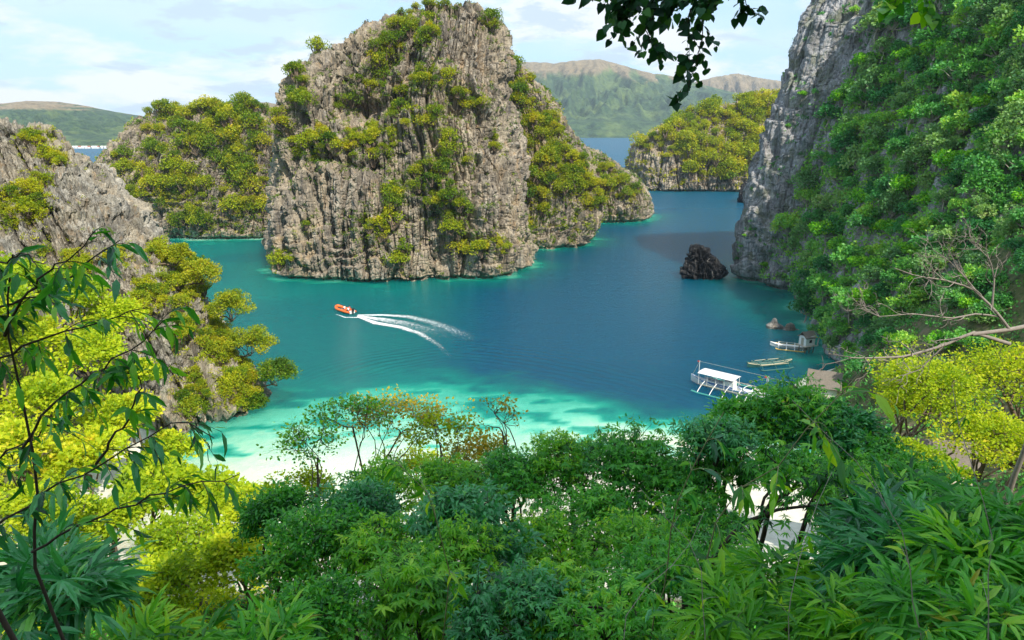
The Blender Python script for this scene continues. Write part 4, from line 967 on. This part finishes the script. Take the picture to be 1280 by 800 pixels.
sap = empty('leafy_sapling', tuple(ground_at(-3.1, 4.4))); tag(sap, 'leafy sapling whose thin twigs with lance shaped leaves reach in from the left edge', 'sapling')
b0 = np.array(sap.location)
stem = px_line([(-60, 900, 4.3), (40, 700, 4.4), (48, 600, 4.5), (28, 500, 4.5), (6, 400, 4.5), (16, 318, 4.5)]); stem[0] = b0 - (0, 0, .3)
link('stem', tube_mesh('stem', [(resample(stem, 20) - b0, np.linspace(.02, .006, 20)), (resample(np.array([b0 - (0.1, 0, .3), at(-70, 640, 4.6), at(-60, 400, 4.6), at(-40, 250, 4.6)]), 16) - b0, np.linspace(.03, .01, 16))], 8), sap, BARKD)
for k, (pts, nt, tw) in enumerate([
  ([(-60, 400, 4.6), (0, 385, 4.5), (60, 365, 4.5), (115, 325, 4.5), (150, 300, 4.5)], 9, .26), ([(-60, 470, 4.6), (10, 440, 4.6), (80, 415, 4.6), (140, 400, 4.6), (185, 385, 4.6)], 11, .25),
  ([(28, 560, 4.5), (60, 510, 4.5), (110, 470, 4.5), (160, 440, 4.5), (205, 400, 4.5)], 11, .25), ([(-60, 700, 4.4), (20, 640, 4.4), (100, 590, 4.4), (170, 555, 4.4), (225, 520, 4.4), (268, 548, 4.4)], 14, .24),
  ([(6, 420, 4.5), (30, 370, 4.4), (60, 340, 4.4), (90, 320, 4.3), (112, 296, 4.3)], 8, .22), ([(40, 690, 4.4), (110, 650, 4.4), (180, 625, 4.3), (250, 605, 4.3), (300, 592, 4.3)], 9, .22),
  ([(-60, 600, 4.6), (0, 570, 4.6), (50, 540, 4.6), (90, 520, 4.6)], 8, .25), ([(-60, 340, 4.6), (0, 325, 4.6), (30, 318, 4.5), (55, 330, 4.5)], 6, .22), ([(120, 580, 4.4), (160, 520, 4.4), (175, 480, 4.4), (168, 450, 4.4)], 6, .2)]):
    branch(sap, px_line(pts), .011, int(nt * 1.2), tw, .148, 'lance', L_DARK if k % 3 else L_BLUE, BARKD, 500 + k)

ht = empty('overhanging_tree', tuple(ground_at(5.2, 2.5))); tag(ht, 'tree with heart shaped leaves hanging dark against the sky at the top right', 'tree')
b0 = np.array(ht.location); top = np.array([4.9, 3.2, 55.0])
link('trunk', tube_mesh('trunk', [(bend(b0 - (0, 0, .5), top, 10, .04) - b0, np.linspace(.12, .06, 10)), (bend(top, at(990, -90, 6), 8, .05) - b0, np.linspace(.05, .02, 8))], 8), ht, BARKD)
for k, (pts, nt, tw, pr) in enumerate([
  ([(990, -90, 6), (930, -35, 6), (860, -8, 6), (800, 2, 6), (768, 12, 6)], 44, .19, 6), ([(925, -40, 6), (884, 5, 6), (879, 45, 6), (872, 72, 6), (866, 95, 6), (843, 122, 6)], 13, .13, 5),
  ([(860, -15, 6), (822, 12, 6), (806, 34, 6), (812, 52, 6), (832, 68, 6)], 13, .15, 5), ([(880, -20, 6), (862, 14, 6), (858, 36, 6), (862, 55, 6), (852, 76, 6)], 11, .15, 5),
  ([(960, -60, 6), (925, -10, 6), (935, 6, 6), (948, 18, 6)], 9, .09, 4), ([(840, -40, 6), (790, -8, 6), (772, 10, 6), (779, 34, 6)], 18, .13, 5), ([(790, -30, 6), (750, -12, 6), (722, -4, 6)], 7, .07, 3)]):
    branch(ht, px_line(pts), .007, nt, tw * 1.25, .088, 'heart', L_HEART, BARKD, 520 + k, pr, .3)
for k, pts in enumerate([[(1190, -80, 5), (1165, -25, 5), (1155, 5, 5), (1158, 24, 5)], [(1150, -70, 5), (1135, -20, 5), (1122, 0, 5), (1108, 6, 5)]]):
    branch(ht, px_line(pts), .005, 6, .08, .10, 'heart', L_FRESH, BARKD, 540 + k, 4, .5)

# ------------------------------------------------------------------ bare tree with pale limbs at the right
bt = empty('bare_tree', tuple(ground_at(36, 42))); tag(bt, 'leafless tree with pale crooked limbs above the yellow trees at the right edge', 'tree')
b0 = np.array(bt.location); Yb = 41.0
def limb(pts, r0, r1, n=12): return (resample(px_line([(a, b, Yb + (c if c else 0)) for a, b, c in pts]), n) - b0, np.linspace(r0, r1, n))
main = [limb([(1262, 430, 0), (1215, 415, 0), (1180, 432, 0), (1130, 446, -.5), (1070, 448, -1), (1035, 442, -1.2)], .13, .02, 16), limb([(1320, 400, 1), (1262, 412, 0), (1215, 418, 0)], .15, .13),
 limb([(1262, 412, 0), (1250, 396, 0), (1240, 384, 0), (1215, 360, .4), (1180, 350, .4), (1145, 345, .3), (1118, 335, 0)], .10, .02, 14), limb([(1250, 396, 0), (1222, 392, .3), (1190, 398, .3), (1140, 392, 0), (1100, 396, 0), (1075, 385, 0)], .07, .015, 14),
 limb([(1240, 384, 0), (1243, 350, .2), (1238, 325, .3), (1212, 298, .5)], .065, .015), limb([(1225, 370, .3), (1205, 345, .6), (1185, 325, .9), (1160, 308, 1)], .055, .015), limb([(1180, 432, 0), (1150, 462, 0), (1128, 470, 0)], .045, .015)]
g = np.random.default_rng(9)
def twigs_of(P, r):
    tw = []
    for k in range(13):
        i = g.integers(3, len(P) - 1); d = unit(unit(P[i] - P[i - 1]) + g.normal(size=3) * .75 + np.array([0, 0, .25])); L_ = g.uniform(.7, 2.2); e = P[i] + d * L_
        b = bend(P[i], e, 6, .14, g); tw.append((b, np.linspace(r[i] * .45 + .008, .01, 6)))
        for _ in range(4):
            j = g.integers(2, 6); e2 = b[j] + unit(unit(d) + g.normal(size=3) * .8) * g.uniform(.3, .9); tw.append((bend(b[j], e2, 4, .12, g), np.linspace(.016, .006, 4)))
    return tw
link('trunk', tube_mesh('trunk', [(bend(np.array([0, 0, -1.]), main[1][0][0], 10, .05), np.linspace(.22, .15, 10))] + main[:2] + twigs_of(*main[0]), 7), bt, BARKG)
for mb in main[2:]: link('limb', tube_mesh('limb', [mb] + twigs_of(*mb), 6), bt, BARKG)

# bent dark limb in front of the bright sand
bl = empty('leaning_tree', tuple(ground_at(4.2, 14))); tag(bl, 'leaning tree with a bent dark limb crossing in front of the bright sand', 'tree')
b0 = np.array(bl.location); Yb = 15.0
lm = [limb([(870, 790, 0), (890, 700, 0), (925, 655, 0), (975, 636, .2), (1040, 630, .3), (1075, 615, .4)], .085, .02, 16), limb([(983, 635, .2), (985, 605, .2), (972, 580, .2), (950, 562, .2)], .035, .01), limb([(1010, 632, .2), (1030, 600, .3), (1050, 575, .3)], .025, .008)]
lm.append((bend(np.array([0, 0, -.8]), lm[0][0][0], 6, .04), np.linspace(.11, .085, 6)))
link('trunk', tube_mesh('trunk', lm, 8), bl, BARKD)
pts_ = np.concatenate([l[0][5:] for l in lm[:3]]) + b0; n = len(pts_) * 9; g = np.random.default_rng(3)
pos = np.repeat(pts_, 9, 0) + g.normal(size=(n, 3)) * .28
V, L, S, A = sprays(pos, unit(g.normal(size=(n, 3)) * (1, 1, .4)), g.random(n), 'palmate', .24, g)
link('crown', mesh_np('crown', V - b0, L, S, A), bl, L_DARK)

# drooping sprig in front of the huts, and thin dry canes
for k, (pts, nt, lb) in enumerate([([(900, 640, 11), (960, 590, 10.5), (1010, 530, 10), (1050, 480, 10), (1098, 440, 10)], 16, 'drooping leafy shoot rising in front of the thatched hut'), ([(850, 620, 12), (872, 570, 12), (890, 535, 12), (905, 515, 12)], 12, 'drooping leafy shoot rising left of the outrigger boats'), ([(560, 700, 13), (540, 630, 13), (500, 580, 13), (470, 560, 13)], 10, 'drooping leafy shoot in front of the dark left middle crown')]):
    r_ = empty('leafy_shoot', tuple(ground_at(at(*pts[0])[0] - .6, pts[0][2] + .6))); tag(r_, lb, 'shoot')
    P_ = px_line(pts); P_ = np.concatenate([[np.array(r_.location) - (0, 0, .3)], P_])
    branch(r_, P_, .022, nt, .75, .42, 'lance', (L_FRESH, L_BLUE, L_FRESH)[k], CANE, 600 + k, 6, .5)
for k, (pts, wh) in enumerate([([(1000, 860, 7), (985, 740, 7), (1015, 650, 7.3), (1040, 590, 7.6)], 'leaning right in front of the bamboo thicket'), ([(905, 860, 7), (880, 730, 7), (850, 660, 7.2), (800, 610, 7.4)], 'arching left over the deep shade'), ([(1290, 800, 6), (1240, 640, 6.2), (1200, 540, 6.4), (1190, 480, 6.6)], 'rising at the right edge'), ([(1220, 860, 6), (1130, 660, 6.2), (1050, 560, 6.5), (990, 500, 6.8)], 'crossing in front of the dense crowns'),
    ([(760, 860, 7), (785, 760, 7.1), (860, 690, 7.4), (880, 640, 7.6)], 'bending right at the bottom centre')]):
    r_ = empty('dry_cane', tuple(ground_at(at(*pts[0])[0], pts[0][2]))); tag(r_, f'thin pale dry stem {wh}', 'stem', 'thin dry stems')
    P_ = px_line(pts); P_[0] = np.array(r_.location) - (0, 0, .3)
    branch(r_, P_, .009, 5, .3, .17, 'lance', L_FRESH, BARKP, 620 + k, 5, .3)
# ------------------------------------------------------------------ boats, people, huts
WHITE = simple('white_paint', (.78, .78, .76), .45, 0, .06); BLUEP = simple('blue_paint', (.05, .16, .42), .45); DTEAL = simple('dark_green_paint', (.02, .10, .09), .6); TEALP = simple('green_paint', (.05, .28, .24), .5)
BAMBOO = simple('bamboo_pole', (.62, .55, .38), .6); YBAM = simple('yellow_bamboo', (.65, .42, .10), .6); DECK = simple('deck_board', (.40, .36, .28), .8, 0, .3)
GLASSD = simple('dark_window', (.02, .025, .03), .2); ORANGE = simple('orange_rubber', (.85, .16, .03), .5); BLACK = simple('black_plastic', (.02, .02, .02), .4)
THATCH = simple('thatch', (.17, .145, .12), .95, 0, .45, 5); WALLW = simple('woven_wall', (.70, .68, .62), .9, 0, .1, 5); SKIN = simple('skin', (.40, .22, .14), .6); SHIRT = simple('white_shirt', (.80, .80, .80), .8); REDS = simple('red_vest', (.65, .05, .04), .7); PANTS = simple('dark_trousers', (.04, .05, .08), .8); HAIR = simple('black_hair', (.015, .012, .01), .6)
TIN = simple('pale_sheet', (.74, .74, .75), .5, 0, .08); REDR = simple('rust_roof', (.38, .13, .08), .8)

def boxes(name, lst, parent, mat):
    """lst of (x0,x1,y0,y1,z0,z1)"""
    V, L, off = [], [], 0
    for x0, x1, y0, y1, z0, z1 in lst:
        V += [(x0, y0, z0), (x1, y0, z0), (x1, y1, z0), (x0, y1, z0), (x0, y0, z1), (x1, y0, z1), (x1, y1, z1), (x0, y1, z1)]
        for f in ((3, 2, 1, 0), (4, 5, 6, 7), (0, 1, 5, 4), (1, 2, 6, 5), (2, 3, 7, 6), (3, 0, 4, 7)): L += [i + off for i in f]
        off += 8
    o = link(name, mesh_np(name, np.array(V, float), np.array(L), np.full(len(L) // 4, 4)), parent, mat)
    m = o.modifiers.new('edge', 'BEVEL'); m.width = .02; m.segments = 2; return o
def tubes(name, polys, parent, mat, sides=7): return link(name, tube_mesh(name, polys, sides), parent, mat)

def hull_mesh(Ln, Wd, H, rake=.9):
    ns, st = 8, 34; V, L = [], []
    for i in range(st):
        t = -1 + 2 * i / (st - 1); w_ = Wd / 2 * (1 - abs(t) ** 2.6) + .03; sh = H * (1 + rake * abs(t) ** 3); k = -.35 * (1 - abs(t) ** 4) + rake * .5 * H * abs(t) ** 6
        for j in range(ns + 1):
            a = -1 + 2 * j / ns; V.append((t * Ln / 2, w_ * np.sign(a) * abs(a) ** .6, k + (sh - k) * abs(a) ** 2.2))
        for j in range(ns - 1, 0, -1):
            a = -1 + 2 * j / ns; V.append((t * Ln / 2, w_ * .86 * a, k + .25 + (sh - k - .25) * (.55 if abs(a) < .95 else 1)))
    m_ = ns + 1 + ns - 1
    for i in range(st - 1):
        for j in range(m_): L += [i * m_ + j, i * m_ + (j + 1) % m_, (i + 1) * m_ + (j + 1) % m_, (i + 1) * m_ + j]
    L += [j for j in range(m_)][::-1] + [(st - 1) * m_ + j for j in range(m_)]
    return mesh_np('hull', np.array(V), np.array(L), np.concatenate([np.full((st - 1) * m_, 4), [m_, m_]]), smooth=False)

def outrigger_boat(loc, rz, label, Ln, Wd, H, span, hull_mat, trim_mat, float_mat, roof=None, n_arm=5, masts=True, arm_mat=None, name='outrigger_boat'):
    r = empty(name, loc, rz); tag(r, label, 'boat', 'outrigger boats moored by the right shore')
    h = link('hull', hull_mesh(Ln, Wd, H), r, hull_mat)
    # coloured rail following the sheer
    for s in (-1, 1):
        t = np.linspace(-.97, .97, 24); y = s * (Wd / 2 * (1 - np.abs(t) ** 2.6) + .06); z = H * (1 + .9 * np.abs(t) ** 3) - .05
        tubes('rail', [(np.stack([t * Ln / 2, y, z], 1), np.full(24, .055))], r, trim_mat)
    for s in (-1, 1):
        t = np.linspace(-1, 1, 20); P = np.stack([t * Ln * .36, np.full(20, s * span), .05 + .45 * np.clip(np.abs(t) - .8, 0, 1) * 2], 1)
        tubes('outrigger', [(P, np.full(20, .13)), (P + (0, .22 * s, .02), np.full(20, .10))], r, float_mat)
    for k in range(n_arm):
        x = Ln * .29 * (-1 + 2 * k / (n_arm - 1)); t = np.linspace(-1, 1, 21); z = H + .55 - (H + .45) * np.abs(t) ** 2.4
        tubes('cross_arm', [(np.stack([x + .0 * t, t * span, z], 1), np.full(21, .075))], r, arm_mat or WHITE)
    for s in (-.62, .62):
        tubes('stringer', [(np.array([(-Ln * .31, s * span, H + .22), (0, s * span, H + .25), (Ln * .31, s * span, H + .22)]), np.full(3, .05))], r, BAMBOO)
    if roof:
        x0, x1, rw = roof; zr = H + 2.0
        V, L = [], []
        n = 9
        for i in range(n):
            y = -rw + 2 * rw * i / (n - 1); z = zr + .16 * (1 - (y / rw) ** 2)
            V += [(x0, y, z), (x1, y, z), (x0, y, z - .07), (x1, y, z - .07)]
        for i in range(n - 1):
            a, b = i * 4, i * 4 + 4; L += [a, a + 1, b + 1, b, a + 2, b + 2, b + 3, a + 3, a, b, b + 2, a + 2, a + 1, a + 3, b + 3, b + 1]
        L += [0, 2, 3, 1, (n - 1) * 4, (n - 1) * 4 + 1, (n - 1) * 4 + 3, (n - 1) * 4 + 2]
        link('roof', mesh_np('roof', np.array(V), np.array(L), np.full(len(L) // 4, 4)), r, TIN)
        boxes('cabin', [(x0 + .4, x0 + 2.4, -.95, .95, H * .5, H + 1.25), (x0 + 2.4, x1 - .5, -.98, -.93, H * .5, H + .55), (x0 + 2.4, x1 - .5, .93, .98, H * .5, H + .55)], r, WHITE)
        boxes('cabin_stripe', [(x0 + .38, x1 - .48, s * .99 - .02, s * .99 + .02, H + .1, H + .35) for s in (-1, 1)], r, BLUEP)
        for x in np.linspace(x0 + .6, x0 + 2.0, 3): boxes('window', [(x - .22, x + .22, -1.0, -.955, H + .5, H + .95)], r, GLASSD)
        tubes('roof_post', [(np.array([(x, y, H * .6), (x, y, zr)]), np.full(2, .045)) for x in np.linspace(x0 + .2, x1 - .2, 5) for y in (-rw * .85, rw * .85)], r, WHITE)
        boxes('deck', [(-Ln * .3, Ln * .3, -.9, .9, H * .42, H * .5)], r, DECK)
        boxes('bench', [(x, x + .4, -.85, .85, H * .5, H * .5 + .4) for x in np.linspace(x0 + 2.8, x1 - 1, 4)], r, BLUEP)
    if masts:
        for x in ((roof[1] + .5 if roof else 1.5), -Ln * .4):
            tubes('mast', [(np.array([(x, 0, H * .5), (x, 0, H + 4.0)]), np.array([.07, .04]))], r, WHITE)
            boxes('pennant', [(x, x + .45, -.01, .01, H + 3.6, H + 3.9)], r, REDS)
        tubes('stay', [(np.array([((roof[1] + .5 if roof else 1.5), 0, H + 3.8), (Ln * .48, 0, H * 1.8)]), np.full(2, .02)), (np.array([((roof[1] + .5 if roof else 1.5), 0, H + 3.8), (-Ln * .4, 0, H + 3.8)]), np.full(2, .02))], r, BAMBOO, 4)
    return r
outrigger_boat(tuple(onwater(914, 490)), R(-40) + math.pi, 'white outrigger boat with a flat pale roof and blue trim, nearest the open water', 17, 2.1, .95, 4.6, WHITE, BLUEP, TEALP, (-1.0, 6.4, 1.75))
outrigger_boat(tuple(onwater(966, 503)), R(-38) + math.pi, 'roofless white and blue outrigger boat partly hidden behind the dark crown', 14, 1.8, .85, 4.0, WHITE, BLUEP, BAMBOO, None)
outrigger_boat(tuple(onwater(962, 457)), R(14), 'slim green outrigger boat moored behind the roofed one', 11, 1.1, .6, 2.6, DTEAL, BAMBOO, DTEAL, None, 3, False, DTEAL)
outrigger_boat(tuple(onwater(988, 435)), R(-22), 'small white outrigger boat with yellow bamboo floats beside the stilt shed', 9, 1.2, .6, 2.2, WHITE, WHITE, YBAM, None, 4, False)

def person(loc, rz, label, top_mat, parent=None):
    """seated figure grown as one skinned surface"""
    J = [((0, 0, .0), .13), ((0, 0, .18), .12), ((0, 0, .36), .15), ((0, 0, .48), .10), ((.01, 0, .56), .05), ((.03, 0, .68), .095), ((.03, 0, .78), .08),
         ((.02, .17, .45), .055), ((.10, .24, .25), .042), ((.30, .18, .18), .035), ((.38, .17, .18), .03), ((.02, -.17, .45), .055), ((.10, -.24, .25), .042), ((.30, -.18, .18), .035), ((.38, -.17, .18), .03),
         ((.05, .10, 0), .09), ((.42, .13, .04), .065), ((.44, .13, -.36), .045), ((.56, .13, -.40), .035), ((.05, -.10, 0), .09), ((.42, -.13, .04), .065), ((.44, -.13, -.36), .045), ((.56, -.13, -.40), .035)]
    Ed = [(0, 1), (1, 2), (2, 3), (3, 4), (4, 5), (5, 6), (3, 7), (7, 8), (8, 9), (9, 10), (3, 11), (11, 12), (12, 13), (13, 14), (0, 15), (15, 16), (16, 17), (17, 18), (0, 19), (19, 20), (20, 21), (21, 22)]
    me = bpy.data.meshes.new('person'); bm = bmesh.new(); sk = bm.verts.layers.skin.verify()
    vs = [bm.verts.new(p) for p, r in J]
    for v_, (p, r) in zip(vs, J): v_[sk].radius = (r, r)
    vs[0][sk].use_root = True
    for a_, b_ in Ed: bm.edges.new((vs[a_], vs[b_]))
    bm.to_mesh(me); bm.free()
    o = link('person', me, None, SKIN); o.modifiers.new('skin', 'SKIN'); sb = o.modifiers.new('sub', 'SUBSURF'); sb.levels = sb.render_levels = 1
    o.location = loc; o.rotation_euler = (0, 0, rz); tag(o, label, 'person')
    V = [np.array(p) for p, r in J]
    tubes('shirt', [(np.array([V[0] + (0, 0, .03), V[1], V[2], V[3] + (0, 0, .02)]), np.array([.165, .16, .185, .10])), (np.array([V[3], V[7], V[8]]), np.array([.08, .085, .065])), (np.array([V[3], V[11], V[12]]), np.array([.08, .085, .065]))], o, top_mat, 10)
    tubes('trousers', [(np.array([V[0], V[15], V[16], V[17] + (0, 0, .1)]), np.array([.13, .115, .09, .07])), (np.array([V[0], V[19], V[20], V[21] + (0, 0, .1)]), np.array([.13, .115, .09, .07]))], o, PANTS, 10)
    tubes('hair', [(np.array([(0.0, 0, .66), (-.005, 0, .74), (.01, 0, .83), (.02, 0, .86)]), np.array([.07, .10, .095, .03]))], o, HAIR, 10)
    return o

pb, ps = onwater(416, 385), onwater(448, 395); ctr = (pb + ps) / 2; hd = math.atan2(pb[1] - ps[1], pb[0] - ps[0])
rb = empty('speedboat', (ctr[0], ctr[1], .15), hd); rb.scale = (1.45,) * 3; tag(rb, 'small orange rubber speedboat crossing the lagoon with people aboard', 'boat')
t = np.linspace(0, math.pi, 15); bow = np.stack([1.2 + 1.5 * np.sin(t), -.75 * np.cos(t), .32 + .3 * np.sin(t) ** 2], 1)
U = np.concatenate([[(-2.5, -.78, .30), (-1.2, -.78, .30)], bow, [(-1.2, .78, .30), (-2.5, .78, .30)]]); rr = np.full(len(U), .27); rr[0] = rr[-1] = .12
tubes('tube', [(U, rr)], rb, ORANGE, 12)
boxes('floor', [(-2.3, 2.0, -.62, .62, .0, .12)], rb, simple('grey_floor', (.3, .3, .3), .7)); boxes('transom', [(-2.35, -2.2, -.6, .6, .0, .6)], rb, WHITE)
boxes('outboard_engine', [(-2.75, -2.4, -.2, .2, .45, 1.05), (-2.65, -2.48, -.08, .08, -.4, .45)], rb, BLACK)
boxes('seat', [(-1.75, -1.35, -.6, .6, .12, .42)], rb, ORANGE); boxes('seat', [(-.15, .25, -.6, .6, .12, .42)], rb, ORANGE)
tubes('grab_line', [(U + (0, 0, .28), np.full(len(U), .02))], rb, BLACK, 4)
M = Matrix.Translation((ctr[0], ctr[1], .15)) @ Matrix.Rotation(hd, 4, 'Z') @ Matrix.Scale(1.45, 4)
for (x, y), mt, lb in (((.0, .1), SHIRT, 'person in a white shirt sitting near the bow of the orange speedboat'), ((-1.5, .25), SHIRT, 'person in white sitting at the stern of the orange speedboat'), ((-1.0, -.3), REDS, 'person in a red vest crouching in the middle of the orange speedboat')):
    p = person(tuple(M @ Vector((x, y, .55))), hd, lb, mt); p.scale = (1.3,) * 3

# foam behind the speedboat
m, T = newmat('foam')
at_v = T.n('ShaderNodeAttribute', dict(attribute_name='vv')).outputs['Fac']; Pw = T.n('ShaderNodeNewGeometry').outputs['Position']
nz_ = T.noise(T.map(Pw, (1, 1, 1)), 3.4, 7, .75)
al = T.m('MULTIPLY', T.m('SUBTRACT', T.m('ADD', nz_, T.m('MULTIPLY', at_v, .43)), .76), 5.5, clamp=True)
b = T.n('ShaderNodeBsdfPrincipled', None, Base_Color=(.88, .9, .9, 1), Roughness=.7, Alpha=al)
T.n('ShaderNodeOutputMaterial', None, Surface=b); FOAM = m
def foam(lst, label, name='wake_foam'):
    V, L, A, off = [], [], [], 0
    for pts, wds, dens, z in lst:
        P = resample(np.array([onwater(a, b_) for a, b_ in pts]), 60); W_ = np.interp(np.linspace(0, 1, 60), np.linspace(0, 1, len(wds)), wds); Dn = np.interp(np.linspace(0, 1, 60), np.linspace(0, 1, len(dens)), dens)
        d = unit(np.gradient(P, axis=0)); s = np.stack([-d[:, 1], d[:, 0], 0 * d[:, 0]], 1)
        for i in range(60):
            for j in range(7):
                u = -1 + j / 3; V.append(P[i] + s[i] * u * W_[i] / 2 + (0, 0, z + .05 * (1 - u * u))); A.append(Dn[i] * (1 - u * u) ** .7)
        for i in range(59):
            for j in range(6): L += [off + i * 7 + j, off + i * 7 + j + 1, off + (i + 1) * 7 + j + 1, off + (i + 1) * 7 + j]
        off += 420
    o = link(name, mesh_np(name, np.array(V), np.array(L), np.full(len(L) // 4, 4), smooth=True, attrs={'vv': np.array(A)}), None, FOAM); tag(o, label, 'foam', None, 'stuff')
foam([([(447, 394), (480, 394), (510, 396), (540, 403), (575, 417), (602, 430)], [1.2, 3.0, 5.0, 6.6, 7.4, 7.0], [1.1, .9, .74, .66, .56, .28], .03),
      ([(447, 396), (470, 404), (500, 409), (525, 417), (548, 431), (562, 446), (572, 458)], [1.0, 3.0, 3.2, 3.0, 2.8, 2.4, 2.0], [1.2, 1.1, .95, .8, .6, .45, .2], .04),
      ([(447, 395), (480, 399), (510, 404), (545, 413), (570, 421)], [1.0, 3.0, 5.0, 6.0, 6.0], [1.1, .85, .65, .55, .3], .05),
      ([(450, 395), (480, 400), (512, 406), (548, 418), (585, 436)], [1.5, 5.0, 9.0, 12.0, 13.0], [.85, .62, .52, .42, .2], .02),
      ([(447, 395), (478, 401), (505, 406), (530, 413), (552, 424)], [1.0, 3.0, 4.5, 5.0, 5.0], [1.1, .8, .6, .5, .25], .06),
      ([(420, 393), (432, 397), (447, 397)], [.5, .9, 1.0], [.8, 1.0, 1.1], .03)], 'white churned wake trailing right from the orange speedboat')

def hut(loc, rz, label, w_, d_, hw, hr, roof_mat, wall_mat, over=.6):
    r = empty('hut', loc, rz); tag(r, label, 'hut')
    boxes('stilts', [(x - .08, x + .08, y - .08, y + .08, -1.6, .5) for x in (-w_ / 2 + .15, 0, w_ / 2 - .15) for y in (-d_ / 2 + .15, d_ / 2 - .15)], r, BARK)
    boxes('platform', [(-w_ / 2 - .4, w_ / 2 + .4, -d_ / 2 - .4, d_ / 2 + .4, .45, .6)], r, DECK)
    boxes('wall', [(-w_ / 2, w_ / 2, -d_ / 2, -d_ / 2 + .1, .6, .6 + hw), (-w_ / 2, w_ / 2, d_ / 2 - .1, d_ / 2, .6, .6 + hw), (-w_ / 2, -w_ / 2 + .1, -d_ / 2 + .103, d_ / 2 - .103, .6, .6 + hw), (w_ / 2 - .1, w_ / 2, -d_ / 2 + .103, d_ / 2 - .103, .6, .6 + hw)], r, wall_mat)
    boxes('window', [(-.35, .35, -d_ / 2 - .03, -d_ / 2 + .02, 1.3, 2.0)], r, GLASSD); boxes('door', [(-w_ / 2 - .03, -w_ / 2 + .02, -.4, .4, .62, 2.35)], r, DECK)
    X_, Y_, z0, z1 = w_ / 2 + over, d_ / 2 + over, .6 + hw - .25, .6 + hw + hr
    n = 26; V, L = [], []
    for k in range(n + 1):
        for s, (ya, za) in enumerate(((-Y_, z0), (-Y_ * .5, (z0 + z1) / 2 - .1), (0, z1), (Y_ * .5, (z0 + z1) / 2 - .1), (Y_, z0))):
            j = .05 * math.sin(k * 12.9 + s * 4.1); V.append((-X_ + 2 * X_ * k / n, ya * (1 + j * .6), za + j))
        for s, (ya, za) in enumerate(((-Y_, z0), (-Y_ * .5, (z0 + z1) / 2 - .1), (0, z1), (Y_ * .5, (z0 + z1) / 2 - .1), (Y_, z0))): V.append((-X_ + 2 * X_ * k / n, ya * .96, za - .18))
    for k in range(n):
        for s in range(4): a, b_ = k * 10 + s, (k + 1) * 10 + s; L += [a, b_, b_ + 1, a + 1, a + 5, a + 6, b_ + 6, b_ + 5]
        for s in (0, 4): a, b_ = k * 10 + s, (k + 1) * 10 + s; L += [a, a + 5, b_ + 5, b_]
    for k in (0, n):
        for s in range(4): a = k * 10 + s; L += [a, a + 1, a + 6, a + 5]
    link('roof', mesh_np('roof', np.array(V), np.array(L), np.full(len(L) // 4, 4)), r, roof_mat)
    return r
h = onwater(1007, 440); hut((h[0], h[1], 1.2), R(20), 'little white walled stilt shed at the wooded shore behind the boats', 2.6, 2.2, 2.2, 1.0, THATCH, WHITE, .3)
def on_land(px_, py_, up):
    for Y_ in np.linspace(60, 175, 231):
        p_ = at(px_, py_, Y_); g_ = max(0.0, float(land_z(np.array([p_[0]]), np.array([Y_]))[0]))
        if p_[2] < g_ + up: return (p_[0], Y_, g_ + .7)
    return (p_[0], Y_, g_ + .7)
h = on_land(1030, 476, 3.6); print('hut', h); hut(h, R(-24), 'larger thatched hut behind the dense dark crown', 4.4, 3.8, 1.9, 2.2, THATCH, WALLW)
h = at(1165, 572, 62); hut((h[0], h[1], h[2] - 2.2), R(-12), 'brown roofed hut glimpsed between the bamboo and the yellow trees', 6.0, 4.0, 2.0, 1.6, THATCH, WALLW)

# tiny waterfront houses of the far shore
for k, px_ in enumerate(np.linspace(92, 146, 15)):
    p = at(px_ + random.uniform(-1, 1), 186, 1505); wd = random.uniform(4, 7)
    r = empty('waterfront_house', (p[0], 1496, 0.5), random.uniform(-.3, .3)); tag(r, 'tiny pale house on the far shore beyond the near left crag', 'house', 'tiny houses along the far left shore')
    boxes('wall', [(-wd / 2, wd / 2, -2.5, 2.5, -2, 3.2)], r, WHITE)
    V = np.array([(-wd / 2 - .4, -3, 3.0), (wd / 2 + .4, -3, 3.0), (wd / 2 + .4, 3, 3.0), (-wd / 2 - .4, 3, 3.0), (-wd / 2 - .4, 0, 4.8), (wd / 2 + .4, 0, 4.8)])
    link('roof', mesh_np('roof', V, np.array([0, 1, 5, 4, 2, 3, 4, 5, 3, 2, 1, 0, 0, 4, 3, 1, 2, 5]), np.array([4, 4, 4, 3, 3])), r, TIN if k % 3 else REDR)

# ------------------------------------------------------------------ air
m = bpy.data.materials.new('haze'); m.use_nodes = True; T = NT(m.node_tree)
v = T.n('ShaderNodeVolumePrincipled', None, Color=(.66, .83, 1.0, 1), Density=HAZE_DENSITY, Anisotropy=0.0)
T.n('ShaderNodeOutputMaterial', None, Volume=v)
V = np.array([(x, y, z) for z in (-9, 1100) for x, y in ((-6200, -900), (6200, -900), (6200, 6300), (-6200, 6300))], float)
hz = link('haze', mesh_np('haze', V, np.array([3, 2, 1, 0, 4, 5, 6, 7, 0, 1, 5, 4, 1, 2, 6, 5, 2, 3, 7, 6, 3, 0, 4, 7]), np.full(6, 4)), None, m); tag(hz, 'thin bluish air fading the far hills', 'haze', None, 'stuff')
